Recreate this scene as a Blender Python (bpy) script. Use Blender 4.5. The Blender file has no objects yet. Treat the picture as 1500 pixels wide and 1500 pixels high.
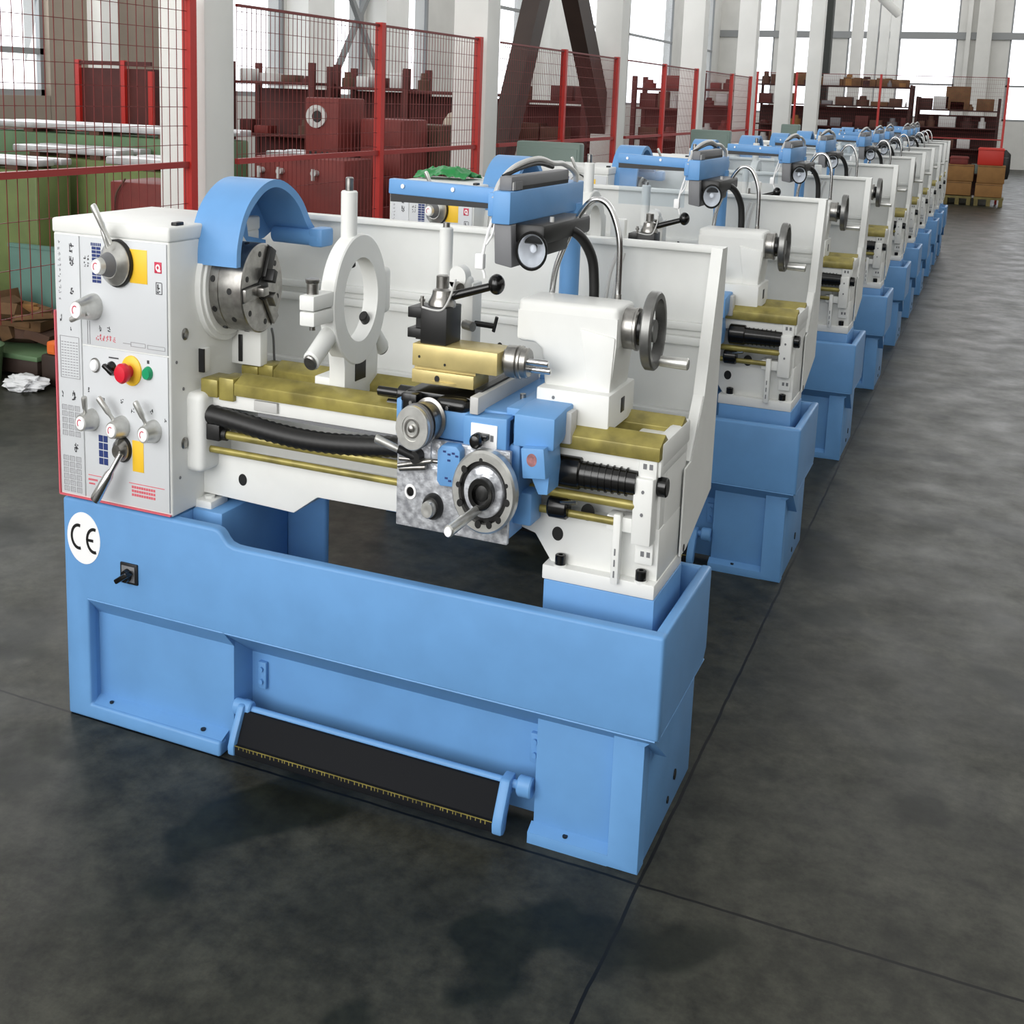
import bpy, bmesh, math, random
from mathutils import Vector, Matrix, Quaternion
random.seed(7)
SC = bpy.context.scene
COL = SC.collection
PI = math.pi
# the lathes of the photograph stand tall: plan dimensions are 0.8 of the heights
SQ = (0.8, 0.8, 1.0)

# ------------------------------------------------------------------ materials
def lin(c):
    return tuple(((v/255.0+0.055)/1.055)**2.4 if v/255.0 > 0.04045 else v/255.0/12.92 for v in c) + (1.0,)

def mat(name, rgb, rough=0.5, metal=0.0, noise=0.0, nscale=20.0, bump=0.0, bscale=60.0, spec=0.5, coat=0.0, rgb2=None, emit=0.0):
    m = bpy.data.materials.new(name); m.use_nodes = True
    nt = m.node_tree; b = nt.nodes['Principled BSDF']
    b.inputs['Base Color'].default_value = lin(rgb)
    b.inputs['Roughness'].default_value = rough
    b.inputs['Metallic'].default_value = metal
    b.inputs['Specular IOR Level'].default_value = spec
    b.inputs['Coat Weight'].default_value = coat
    if emit:
        b.inputs['Emission Color'].default_value = lin(rgb); b.inputs['Emission Strength'].default_value = emit
    if noise or bump or rgb2:
        tc = nt.nodes.new('ShaderNodeTexCoord')
        n = nt.nodes.new('ShaderNodeTexNoise'); n.inputs['Scale'].default_value = nscale; n.inputs['Detail'].default_value = 5
        nt.links.new(tc.outputs['Object'], n.inputs['Vector'])
        if noise or rgb2:
            r = nt.nodes.new('ShaderNodeValToRGB')
            c0 = rgb2 if rgb2 else tuple(max(0, v*(1-noise)) for v in rgb)
            r.color_ramp.elements[0].position = 0.35; r.color_ramp.elements[0].color = lin(c0)
            r.color_ramp.elements[1].position = 0.65; r.color_ramp.elements[1].color = lin(rgb)
            nt.links.new(n.outputs['Fac'], r.inputs['Fac']); nt.links.new(r.outputs['Color'], b.inputs['Base Color'])
        if bump:
            n2 = nt.nodes.new('ShaderNodeTexNoise'); n2.inputs['Scale'].default_value = bscale
            nt.links.new(tc.outputs['Object'], n2.inputs['Vector'])
            bp = nt.nodes.new('ShaderNodeBump'); bp.inputs['Strength'].default_value = bump; bp.inputs['Distance'].default_value = 0.01
            nt.links.new(n2.outputs['Fac'], bp.inputs['Height']); nt.links.new(bp.outputs['Normal'], b.inputs['Normal'])
    return m

M = {}
M['blue'] = mat('blue_paint', (106, 157, 210), 0.38, noise=0.04, nscale=6, bump=0.02, bscale=30, spec=0.28)
M['white'] = mat('ivory_paint', (229, 230, 227), 0.42, noise=0.02, nscale=8, spec=0.3)
M['panelwhite'] = mat('panel_film', (206, 209, 212), 0.4, spec=0.25)
M['wheel'] = mat('dark_cast_steel', (128, 128, 126), 0.36, 0.8, noise=0.1, nscale=30)
M['redrail'] = mat('dark_red_rail', (150, 40, 36), 0.5)
M['steel'] = mat('turned_steel', (164, 162, 158), 0.3, 0.95, noise=0.15, nscale=40)
M['chrome'] = mat('bright_steel', (205, 205, 205), 0.18, 1.0)
M['reflector'] = mat('mirror_reflector', (250, 250, 250), 0.3, 0.45)
M['satin'] = mat('satin_cast_aluminium', (214, 214, 210), 0.34, 0.8, noise=0.1, nscale=30)
M['dark'] = mat('black_oxide', (34, 34, 34), 0.4, 0.3)
M['black'] = mat('black_rubber', (18, 18, 18), 0.45)
M['gloss'] = mat('black_plastic', (14, 14, 14), 0.2)
M['olive'] = mat('greased_way', (164, 152, 82), 0.32, 0.25, noise=0.25, nscale=14)
M['gold'] = mat('greased_slide', (204, 186, 126), 0.32, 0.3, noise=0.12, nscale=10)
M['treadblack'] = mat('tread_black', (16, 18, 22), 0.75, spec=0.2)
M['grey'] = mat('grey_plastic', (112, 113, 116), 0.5)
M['lgrey'] = mat('light_grey', (190, 190, 188), 0.4)
M['film'] = mat('wrinkled_film', (214, 217, 222), 0.3, 0.3, nscale=55, rgb2=(150, 152, 158), bump=0.5, bscale=45)
M['yellow'] = mat('yellow_print', (242, 196, 52), 0.45)
M['red'] = mat('red_button', (214, 30, 52), 0.35)
M['green'] = mat('green_button', (20, 150, 100), 0.35)
M['ink'] = mat('black_ink', (62, 62, 66), 0.5)
M['inklight'] = mat('grey_ink', (150, 150, 154), 0.5)
M['redink'] = mat('red_ink', (212, 96, 108), 0.5)
M['navy'] = mat('navy_ink', (36, 54, 112), 0.5)
M['redlogo'] = mat('red_logo_ink', (196, 44, 76), 0.5)
M['sticker'] = mat('white_sticker', (246, 246, 246), 0.4)
M['redpost'] = mat('red_paint', (180, 38, 30), 0.45)
M['redwire'] = mat('red_coated_wire', (112, 30, 26), 0.5)
M['redcast'] = mat('red_primer', (118, 42, 36), 0.65, noise=0.15, nscale=5)
M['redbin'] = mat('red_bin_plastic', (190, 40, 24), 0.5)
M['rustred'] = mat('dark_red_rack', (86, 32, 27), 0.7, noise=0.2, nscale=4)
M['greencast'] = mat('green_paint', (98, 128, 92), 0.55, noise=0.15, nscale=3)
M['olivecast'] = mat('olive_green_paint', (108, 124, 70), 0.55, noise=0.15, nscale=3)
M['teal'] = mat('teal_sheet', (96, 132, 122), 0.55, noise=0.08, nscale=3)
M['greygreen'] = mat('grey_green_paint', (104, 122, 114), 0.5)
M['way'] = mat('ground_way', (206, 206, 208), 0.35, 0.4, noise=0.15, nscale=9)
M['wayyellow'] = mat('greased_yellow_way', (178, 168, 74), 0.35, 0.3)
M['carton'] = mat('cardboard', (146, 106, 60), 0.85, noise=0.08, nscale=6)
M['cartond'] = mat('worn_cardboard', (112, 82, 52), 0.85, noise=0.2, nscale=6)
M['brown'] = mat('brown_crate', (88, 62, 48), 0.8, noise=0.15, nscale=5)
M['beige'] = mat('beige_sack', (178, 166, 150), 0.85, noise=0.15, nscale=7)
M['greensheet'] = mat('green_sheeting', (24, 130, 62), 0.45, bump=0.4, bscale=12)
M['wall'] = mat('wall_plaster', (206, 205, 200), 0.85, noise=0.04, nscale=1.5)
M['column'] = mat('column_paint', (232, 232, 228), 0.7, noise=0.03, nscale=2)
M['wallbrown'] = mat('wall_taupe', (150, 138, 124), 0.85, noise=0.08, nscale=1.2)
M['beam'] = mat('dark_steel_brace', (58, 44, 38), 0.6, noise=0.15, nscale=3)
M['greybeam'] = mat('grey_steel', (132, 134, 134), 0.6)
M['ceil'] = mat('ceiling_white', (225, 225, 222), 0.9)
M['darkrack'] = mat('brown_red_rack', (58, 30, 24), 0.75, noise=0.25, nscale=3)
M['rag'] = mat('white_plastic_bag', (226, 228, 230), 0.4, bump=0.6, bscale=20)
M['orange'] = mat('orange_box', (226, 110, 40), 0.6)
M['pallet'] = mat('pallet_wood', (120, 108, 62), 0.8, noise=0.2, nscale=8)

def glass_mat(name, tint, alpha):
    m = bpy.data.materials.new(name); m.use_nodes = True
    nt = m.node_tree; nt.nodes.clear()
    o = nt.nodes.new('ShaderNodeOutputMaterial'); mx = nt.nodes.new('ShaderNodeMixShader')
    t = nt.nodes.new('ShaderNodeBsdfTransparent'); g = nt.nodes.new('ShaderNodeBsdfGlossy')
    t.inputs['Color'].default_value = lin(tint); g.inputs['Roughness'].default_value = 0.08
    mx.inputs['Fac'].default_value = alpha
    nt.links.new(t.outputs[0], mx.inputs[1]); nt.links.new(g.outputs[0], mx.inputs[2]); nt.links.new(mx.outputs[0], o.inputs[0])
    return m
M['glass'] = glass_mat('window_glass', (250, 252, 255), 0.05)
M['acrylic'] = glass_mat('clear_acrylic', (244, 248, 251), 0.12)

def floor_mat():
    m = bpy.data.materials.new('polished_concrete'); m.use_nodes = True
    nt = m.node_tree; b = nt.nodes['Principled BSDF']; N = nt.nodes.new; L = nt.links.new
    tc = N('ShaderNodeTexCoord'); sep = N('ShaderNodeSeparateXYZ'); L(tc.outputs['Object'], sep.inputs[0])
    def noise(sc, det=6, rough=0.6):
        n = N('ShaderNodeTexNoise'); n.inputs['Scale'].default_value = sc; n.inputs['Detail'].default_value = det; n.inputs['Roughness'].default_value = rough
        L(tc.outputs['Object'], n.inputs['Vector']); return n
    def ramp(src, p0, c0, p1, c1):
        r = N('ShaderNodeValToRGB'); e = r.color_ramp.elements
        e[0].position = p0; e[0].color = c0; e[1].position = p1; e[1].color = c1
        L(src, r.inputs['Fac']); return r
    base = ramp(noise(2.6, 12, 0.72).outputs['Fac'], 0.3, lin((34, 35, 29)), 0.70, lin((65, 65, 57)))
    fine = ramp(noise(11, 10, 0.75).outputs['Fac'], 0.36, (0.50, 0.50, 0.49, 1), 0.64, (1.32, 1.32, 1.30, 1))
    mul = N('ShaderNodeMixRGB'); mul.blend_type = 'MULTIPLY'; mul.inputs['Fac'].default_value = 1
    L(base.outputs[0], mul.inputs[1]); L(fine.outputs[0], mul.inputs[2])
    st = ramp(noise(1.7, 3, 0.5).outputs['Fac'], 0.585, (1, 1, 1, 1), 0.63, (0.38, 0.43, 0.38, 1))   # oil stains
    mul2 = N('ShaderNodeMixRGB'); mul2.blend_type = 'MULTIPLY'; mul2.inputs['Fac'].default_value = 1
    L(mul.outputs[0], mul2.inputs[1]); L(st.outputs[0], mul2.inputs[2])
    vo = N('ShaderNodeTexVoronoi'); vo.inputs['Scale'].default_value = 1.15; L(tc.outputs['Object'], vo.inputs['Vector'])
    wv = N('ShaderNodeMath'); wv.operation = 'MULTIPLY_ADD'; L(noise(9, 3).outputs['Fac'], wv.inputs[0]); wv.inputs[1].default_value = -0.09; L(vo.outputs['Distance'], wv.inputs[2])
    sp = ramp(wv.outputs[0], 0.035, (0.35, 0.38, 0.34, 1), 0.07, (1, 1, 1, 1))   # drip spots
    mul3 = N('ShaderNodeMixRGB'); mul3.blend_type = 'MULTIPLY'; mul3.inputs['Fac'].default_value = 1
    L(mul2.outputs[0], mul3.inputs[1]); L(sp.outputs[0], mul3.inputs[2]); mul2 = mul3
    # sawn joints in the slab
    def joint(out, off, period):
        a = N('ShaderNodeMath'); a.operation = 'SUBTRACT'; L(out, a.inputs[0]); a.inputs[1].default_value = off - period/2
        d = N('ShaderNodeMath'); d.operation = 'PINGPONG'; L(a.outputs[0], d.inputs[0]); d.inputs[1].default_value = period/2
        g = N('ShaderNodeMath'); g.operation = 'GREATER_THAN'; L(d.outputs[0], g.inputs[0]); g.inputs[1].default_value = period/2 - 0.0045
        return g
    wob = noise(6, 2)
    def wobble(src):
        a = N('ShaderNodeMath'); a.operation = 'MULTIPLY_ADD'; L(wob.outputs['Fac'], a.inputs[0]); a.inputs[1].default_value = 0.012; L(src, a.inputs[2]); return a.outputs[0]
    jx = joint(wobble(sep.outputs[0]), 1.879, 6.0); jy = joint(wobble(sep.outputs[1]), 0.009, 26.0)
    mx = N('ShaderNodeMath'); mx.operation = 'MAXIMUM'; L(jx.outputs[0], mx.inputs[0]); L(jy.outputs[0], mx.inputs[1])
    mix = N('ShaderNodeMixRGB'); L(mx.outputs[0], mix.inputs['Fac']); L(mul2.outputs[0], mix.inputs[1]); mix.inputs[2].default_value = lin((10, 10, 9))
    L(mix.outputs[0], b.inputs['Base Color'])
    rr = N('ShaderNodeMapRange'); L(noise(3.1, 4).outputs['Fac'], rr.inputs['Value'])
    rr.inputs['From Min'].default_value = 0.3; rr.inputs['From Max'].default_value = 0.7; rr.inputs['To Min'].default_value = 0.36; rr.inputs['To Max'].default_value = 0.52
    L(rr.outputs[0], b.inputs['Roughness'])
    bp = N('ShaderNodeBump'); bp.inputs['Strength'].default_value = 0.02; bp.inputs['Distance'].default_value = 0.01
    L(noise(9, 8, 0.7).outputs['Fac'], bp.inputs['Height']); L(bp.outputs['Normal'], b.inputs['Normal'])
    b.inputs['Specular IOR Level'].default_value = 0.22
    return m
M['floor'] = floor_mat()

# ------------------------------------------------------------------ mesh builder
class Mb:
    def __init__(self): self.v = []; self.f = []
    def take(self, bm, mtx=None):
        off = len(self.v); bm.verts.index_update()
        for v in bm.verts: self.v.append(tuple(mtx @ v.co) if mtx else tuple(v.co))
        for f in bm.faces: self.f.append([off+w.index for w in f.verts])
        bm.free(); return self
    def box(self, x0, x1, y0, y1, z0, z1, bev=0.0, seg=2, mtx=None):
        bm = bmesh.new(); bmesh.ops.create_cube(bm, size=1)
        for v in bm.verts: v.co = Vector(((x0+x1)/2+v.co.x*(x1-x0), (y0+y1)/2+v.co.y*(y1-y0), (z0+z1)/2+v.co.z*(z1-z0)))
        if bev: bmesh.ops.bevel(bm, geom=bm.edges[:], offset=min(bev, 0.45*min(abs(x1-x0), abs(y1-y0), abs(z1-z0))), segments=seg, profile=0.5, affect='EDGES')
        return self.take(bm, mtx)
    def prism(self, poly, axis, a0, a1, bev=0.0, seg=2, sel=None, mtx=None):
        # poly in the two other axes in x,y,z order
        def p3(p, a): return {'x': (a, p[0], p[1]), 'y': (p[0], a, p[1]), 'z': (p[0], p[1], a)}[axis]
        bm = bmesh.new(); n = len(poly)
        A = [bm.verts.new(p3(p, a0)) for p in poly]; B = [bm.verts.new(p3(p, a1)) for p in poly]
        bm.faces.new(A); bm.faces.new(B[::-1])
        for i in range(n): bm.faces.new((A[i], B[i], B[(i+1) % n], A[(i+1) % n]))
        bmesh.ops.recalc_face_normals(bm, faces=bm.faces[:])
        if bev:
            ed = [e for e in bm.edges if (sel is None or sel(e)) and e.calc_face_angle(0) > 0.5]
            bmesh.ops.bevel(bm, geom=ed, offset=bev, segments=seg, profile=0.5, affect='EDGES')
        return self.take(bm, mtx)
    def frame(self, d):
        d = Vector(d).normalized(); u = d.orthogonal().normalized(); return d, u, d.cross(u)
    def turn(self, p0, d, prof, seg=28, sq=True):
        # solid of revolution: prof = [(distance along d, radius)]; circles follow the plan squash of the lathes
        s = SQ if sq else (1, 1, 1)
        P0 = Vector([p0[i]/s[i] for i in range(3)])
        D = Vector([d[i]/s[i] for i in range(3)]); k = Vector(d).length/D.length
        dd, u, w = self.frame(D)
        off = len(self.v); rings = []
        for t, r in prof:
            c = P0+dd*(t/k)
            if r <= 1e-6:
                self.v.append(tuple(c[i]*s[i] for i in range(3))); rings.append([len(self.v)-1])
            else:
                ring = []
                for j in range(seg):
                    a = 2*PI*j/seg; q = c+u*(r*math.cos(a))+w*(r*math.sin(a))
                    self.v.append(tuple(q[i]*s[i] for i in range(3))); ring.append(len(self.v)-1)
                rings.append(ring)
        for a, b in zip(rings, rings[1:]):
            if len(a) == 1 and len(b) == 1: continue
            for j in range(seg):
                k2 = (j+1) % seg
                if len(a) == 1: self.f.append([a[0], b[j], b[k2]])
                elif len(b) == 1: self.f.append([a[j], b[0], a[k2]])
                else: self.f.append([a[j], b[j], b[k2], a[k2]])
        if len(rings[0]) > 1: self.f.append(rings[0][::-1])
        if len(rings[-1]) > 1: self.f.append(rings[-1])
        return self
    def cyl(self, p0, p1, r0, r1=None, seg=24, bev=0.0, sq=True):
        r1 = r0 if r1 is None else r1
        d = Vector(p1)-Vector(p0); L = d.length
        if bev: prof = [(0, r0-bev), (bev, r0), (L-bev, r1), (L, r1-bev)]
        else: prof = [(0, r0), (L, r1)]
        return self.turn(p0, d, prof, seg, sq)
    def ring(self, p0, d, ro, ri, th, seg=36, bev=0.002):
        n = len(self.f)
        self.turn(p0, d, [(0, ri), (0, ro-bev), (bev, ro), (th-bev, ro), (th, ro-bev), (th, ri), (0, ri)], seg)
        self.f = self.f[:-2]   # no caps: the profile closes on itself
        return self
    def ball(self, c, r, seg=16, sq=True):
        pr = [(-r*math.cos(PI*i/10), r*math.sin(PI*i/10)) for i in range(11)]
        return self.turn(c, (0, 0, 1), pr, seg, sq)
    def tube(self, pts, r, seg=10, sub=6, ribs=0):
        pts = [Vector(p) for p in pts]
        path = []
        if len(pts) > 2 and sub > 1:
            ext = [2*pts[0]-pts[1]]+pts+[2*pts[-1]-pts[-2]]
            for i in range(1, len(ext)-2):
                a, b, c, d = ext[i-1:i+3]
                for j in range(sub):
                    t = j/sub
                    path.append(0.5*((2*b)+(c-a)*t+(2*a-5*b+4*c-d)*t*t+(3*b-a-3*c+d)*t**3))
            path.append(pts[-1])
        else: path = pts
        rings = []; prev = None
        for i, c in enumerate(path):
            t = (path[min(i+1, len(path)-1)]-path[max(i-1, 0)]).normalized()
            if prev is None: u = t.orthogonal().normalized()
            else: u = (prev-t*prev.dot(t)).normalized()
            prev = u; w = t.cross(u)
            rr = r*(1.0 if not ribs or i % 2 else 0.9)
            ring = []
            for j in range(seg):
                a = 2*PI*j/seg; self.v.append(tuple(c+u*rr*math.cos(a)+w*rr*math.sin(a))); ring.append(len(self.v)-1)
            rings.append(ring)
        for a, b in zip(rings, rings[1:]):
            for j in range(seg): self.f.append([a[j], a[(j+1) % seg], b[(j+1) % seg], b[j]])
        self.f.append(rings[0][::-1]); self.f.append(rings[-1]); return self
    def quad(self, *ps):
        o = len(self.v); self.v += [tuple(p) for p in ps]; self.f.append(list(range(o, o+len(ps)))); return self
    def build(self, name, material, parent=None, sharp=35):
        me = bpy.data.meshes.new(name); me.from_pydata(self.v, [], self.f); me.update()
        bm = bmesh.new(); bm.from_mesh(me); bmesh.ops.recalc_face_normals(bm, faces=bm.faces[:]); bm.to_mesh(me); bm.free()
        me.shade_smooth(); me.set_sharp_from_angle(angle=math.radians(sharp))
        me.materials.append(M[material] if isinstance(material, str) else material)
        o = bpy.data.objects.new(name, me); COL.objects.link(o)
        if parent: o.parent = parent
        return o

def empty(name, loc=(0, 0, 0)):
    o = bpy.data.objects.new(name, None); o.location = loc; o.empty_display_size = 0.1; COL.objects.link(o); return o
def tag(o, label, cat, group=None):
    o['label'] = label; o['category'] = cat
    if group: o['group'] = group
    return o
def struct(o): o['kind'] = 'structure'; return o
def copy_tree(o, parent=None):
    c = o.copy(); COL.objects.link(c)
    if parent is not None: c.parent = parent
    for ch in o.children: copy_tree(ch, c)
    return c

# ================================================================== LATHE
AX = (0.255, 1.386)      # spindle axis (y, z)
L0 = empty('lathe')

# ---- base cabinet ------------------------------------------------
b = Mb()
front = [(0, 0), (0.581, 0), (0.581, 0.049), (0.09, 0.049), (0.09, 0.399), (1.9, 0.399), (1.9, 0.680), (0.66, 0.671),
         (0.632, 0.672), (0.612, 0.678), (0.600, 0.690), (0.590, 0.704), (0.578, 0.714), (0.560, 0.718), (0, 0.718)]
b.prism(front, 'y', 0, 0.032, 0.009, 3, sel=lambda e: not all(v.co.y > 0.03 for v in e.verts))
b.prism([(0.012, 0.43), (0.0005, 0.4), (0.055, 0.335), (0.055, 0.43)], 'x', 0.088, 0.597)
b.prism([(0.012, 0.43), (0.0005, 0.4), (0.145, 0.284), (0.145, 0.43)], 'x', 0.592, 1.892)
b.box(0.0, 0.597, 0.05, 0.52, 0.0, 0.45, 0.004)
b.box(0.0, 0.088, 0.02, 0.06, 0.0, 0.42)
b.prism([(0.02, 0.004), (0.012, 0.049), (0.052, 0.066), (0.052, 0.004)], 'x', 0.004, 0.579)
b.box(0.0, 0.412, 0.02, 0.50, 0.40, 0.716, 0.006)
b.box(0.412, 0.66, 0.462, 0.49, 0.36, 0.735, 0.012, 3)
b.box(0.412, 0.52, 0.10, 0.46, 0.36, 0.722, 0.006)
b.box(0.597, 1.56, 0.145, 0.17, 0.02, 0.40)
b.box(0.41, 1.89, 0.02, 0.40, 0.386, 0.402)
b.prism([(0.01, 0.40), (0.01, 0.678), (0.522, 0.678), (0.522, 0.430), (0.49, 0.40)], 'x', 1.868, 1.8995, 0.009, 3, sel=lambda e: all(v.co.z > 0.6 for v in e.verts) or all(v.co.y > 0.4 for v in e.verts))
b.box(1.72, 1.895, 0.495, 0.521, 0.40, 0.676, 0.008)
b.prism([(1.9, 0.402), (1.86, 0.365), (1.84, 0.365), (1.84, 0.42), (1.88, 0.42)], 'y', 0.03, 0.50)
b.box(1.558, 1.858, 0.064, 0.585, 0.0, 0.40, 0.003)
b.prism([(1.553, 0), (1.86, 0), (1.86, 0.385), (1.777, 0.385), (1.777, 0.032), (1.553, 0.032)], 'y', 0.034, 0.09, 0.004, 2, sel=lambda e: all(v.co.y < 0.05 for v in e.verts))
b.prism([(0.035, 0.0), (0.035, 0.032), (0.065, 0.048), (0.065, 0.0)], 'x', 1.553, 1.777)
b.box(1.536, 1.838, 0.122, 0.405, 0.39, 0.716, 0.003)
base = b.build('base_cabinet', 'blue', L0)
# CE conformity sticker
cx, cz, rx, rz = 0.081, 0.598, 0.064, 0.083
s = Mb(); ring = [(cx+rx*math.cos(2*PI*i/40), cz+rz*math.sin(2*PI*i/40)) for i in range(40)]
s.prism(ring, 'y', -0.0012, 0.001); st = s.build('conformity_sticker', 'sticker', base)
s = Mb()
def arcband(s, cx, cz, rx, rz, a0, a1, w, y0, y1, n=18):
    for i in range(n):
        p = []
        for a in (a0+(a1-a0)*i/n, a0+(a1-a0)*(i+1)/n):
            p.append(((cx+rx*math.cos(a), cz+rz*math.sin(a)), (cx+(rx-w*0.8)*math.cos(a), cz+(rz-w)*math.sin(a))))
        s.prism([p[0][0], p[1][0], p[1][1], p[0][1]], 'y', y0, y1)
arcband(s, 0.062, 0.600, 0.031, 0.042, math.radians(75), math.radians(285), 0.010, -0.0022, -0.001)
sl = s.build('sticker_letter', 'black', base); s = Mb()
arcband(s, 0.122, 0.596, 0.031, 0.042, math.radians(75), math.radians(285), 0.010, -0.0022, -0.001)
s.box(0.094, 0.119, -0.0022, -0.001, 0.591, 0.600)
s.build('sticker_letter', 'black', base)
# isolator switch
s = Mb(); s.box(0.223, 0.288, -0.006, 0.002, 0.486, 0.552, 0.003); sw = s.build('switch_plate', 'dark', base)
s = Mb(); s.box(0.231, 0.280, -0.009, -0.005, 0.494, 0.544, 0.002); s.build('switch_face', 'grey', base)
s = Mb(); s.cyl((0.254, -0.008, 0.516), (0.254, -0.024, 0.516), 0.021, 0.018)
s.box(-0.028, 0.028, -0.042, -0.014, -0.008, 0.008, 0.004, mtx=Matrix.Translation((0.254, 0, 0.516)) @ Matrix.Rotation(math.radians(-35), 4, 'Y'))
s.build('switch_knob', 'gloss', base)
# bolt holes
for nm, c, r, d in [('bolt_hole', (0.150, 0.028, 0.0601), 0.008, (0, 0, 1)), ('bolt_hole', (0.500, 0.028, 0.0601), 0.010, (0, 0, 1)), ('bolt_hole', (1.655, 0.050, 0.0421), 0.009, (0, 0, 1)),
                    ('bolt_hole', (1.8605, 0.40, 0.085), 0.016, (1, 0, 0)), ('bolt_hole', (1.8605, 0.33, 0.045), 0.011, (1, 0, 0))]:
    s = Mb(); d = Vector(d); c = Vector(c); s.cyl(c-d*0.004, c+d*0.0006, r, seg=14); s.build(nm, 'black', base)

# ---- foot brake treadle ------------------------------------------
t = Mb(); t.cyl((0.60, 0.055, 0.148), (1.556, 0.055, 0.148), 0.013)
t.cyl((1.515, 0.055, 0.148), (1.556, 0.055, 0.148), 0.030, bev=0.004); t.cyl((0.598, 0.055, 0.148), (0.66, 0.055, 0.148), 0.026, bev=0.004)
tread = t.build('foot_brake_shaft', 'blue', L0)
def armplate(x0, x1):
    a = Mb(); a.prism([(0.075, 0.170), (0.030, 0.168), (-0.012, 0.085), (-0.022, 0.060), (-0.020, 0.034), (-0.002, 0.026), (0.014, 0.034), (0.022, 0.070), (0.045, 0.120), (0.075, 0.122)], 'x', x0, x1, 0.006)
    return a.build('brake_arm', 'blue', tread)
armplate(1.470, 1.500); armplate(0.622, 0.645)
t = Mb(); t.prism([(0.045, 0.150), (0.035, 0.150), (-0.004, 0.066), (-0.016, 0.066), (-0.016, 0.036), (0.004, 0.036), (0.012, 0.060)], 'x', 0.645, 1.470, 0.002)
t.build('tread_plate', 'treadblack', tread)
t = Mb()
for i in range(60):
    x = 0.66+0.8*i/60+random.uniform(-.004, .004); h = random.uniform(0.001, 0.004)
    t.box(x, x+0.0025, -0.0168, -0.0155, 0.058-h, 0.0665)
t.box(0.645, 1.470, -0.0166, -0.0150, 0.0645, 0.0668); t.build('tread_edge', 'olive', tread)
for x in (0.625, 1.515):
    t = Mb(); t.box(x, x+0.030, 0.131, 0.148, 0.175, 0.262, 0.004); h = t.build('hinge_bracket', 'blue', tread)
for x in (0.640, 1.530):
    for z in (0.20, 0.24): t = Mb(); t.cyl((x, 0.134, z), (x, 0.124, z), 0.008, seg=12); t.build('bracket_screw', 'blue', tread)

# ---- headstock ----------------------------------------------------
h = Mb(); h.box(-0.008, 0.415, 0.003, 0.448, 0.722, 1.536, 0.007, 3)
h.box(-0.011, 0.418, 0.0, 0.450, 1.534, 1.578, 0.008, 3)
h.ring((0.412, AX[0], AX[1]), (1, 0, 0), 0.172, 0.10, 0.022)
h.ring((0.430, AX[0], AX[1]), (1, 0, 0), 0.155, 0.10, 0.012)
head = h.build('headstock', 'white', L0)
h = Mb(); h.box(0.002, 0.093, -0.002, 0.004, 0.735, 1.530, 0.001); h.box(0.098, 0.409, -0.002, 0.004, 1.209, 1.530, 0.001); h.box(0.098, 0.409, -0.002, 0.004, 0.735, 1.204, 0.001)
h.build('control_panel_plate', 'panelwhite', head)
h = Mb(); h.box(-0.006, 0.412, -0.003, 0.004, 0.7255, 0.7305); h.box(-0.0085, -0.004, -0.003, 0.004, 0.728, 1.30); h.build('red_trim_line', 'redink', head)
# printed tables and symbols
ink = Mb(); inkl = Mb(); redi = Mb(); nav = Mb()
def flush(name):
    for m, mt in ((ink, 'ink'), (inkl, 'inklight'), (redi, 'redink'), (nav, 'navy')):
        if m.f: m.build(name, mt, head)
        m.v = []; m.f = []
def mk(m, x, z, w, hh): m.box(x, x+w, -0.0030, -0.0015, z, z+hh)
def scribble(m, x, z, w, hh, n=6):
    for i in range(n):
        a = random.uniform(0, 0.7)*w; c = random.uniform(0, 0.8)*hh
        if random.random() < 0.5: mk(m, x+a, z+c, w*0.3, max(0.0016, hh*0.12))
        else: mk(m, x+a, z+c, max(0.0014, w*0.1), hh*0.35)
for i in range(11): scribble(inkl, 0.012, 1.335+i*0.0165, 0.012, 0.011, 5)
flush('printed_scale')
for x, z, w, hh, n in [(0.056, 1.478, 0.020, 0.026, 12), (0.056, 1.440, 0.020, 0.026, 12), (0.056, 1.352, 0.016, 0.026, 10), (0.014, 1.268, 0.010, 0.022, 9), (0.052, 1.242, 0.010, 0.012, 5), (0.052, 1.030, 0.017, 0.030, 12), (0.014, 1.036, 0.007, 0.020, 5), (0.056, 0.868, 0.015, 0.030, 14), (0.163, 1.252, 0.008, 0.020, 9), (0.192, 1.252, 0.012, 0.022, 7), (0.110, 1.062, 0.013, 0.016, 6), (0.165, 1.045, 0.013, 0.016, 6), (0.235, 1.045, 0.013, 0.016, 6), (0.275, 1.022, 0.013, 0.016, 6), (0.345, 1.028, 0.013, 0.016, 6), (0.395, 1.010, 0.010, 0.014, 6)]:
    scribble(ink, x, z, w, hh, n); flush('printed_symbol')
def frame(m, x0, z0, x1, z1, w=0.0016):
    mk(m, x0, z0, x1-x0, w); mk(m, x0, z1, x1-x0, w); mk(m, x0, z0, w, z1-z0); mk(m, x1, z0, w, z1-z0)
frame(inkl, 0.012, 1.098, 0.084, 1.225)
for r in range(13):
    for c in range(6): mk(inkl, 0.017+c*0.011, 1.105+r*0.0085, 0.007, 0.0022)
flush('thread_table')
for z0, rows, st in ((0.918, 5, 0.020), (0.742, 6, 0.0195)):
    for r in range(rows):
        for c in range(3):
            x = 0.013+c*0.0245; z = z0+r*st
            frame(inkl, x, z, x+0.018, z+0.0152, 0.0012)
            for q in range(3): mk(inkl, x+0.003, z+0.003+q*0.0045, 0.012, 0.0018)
    flush('feed_table')
for r in range(10):
    for c in range(2): mk(nav, 0.142+c*0.017, 1.398+r*0.0108, 0.015, 0.0085)
for i in range(6): mk(nav, 0.139+i*0.0065, 1.506, 0.004, 0.009)
flush('speed_table')
for i in range(2):
    for z in (1.442, 1.462): scribble(ink, 0.110+i*0.013, z, 0.010, 0.013, 6)
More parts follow.
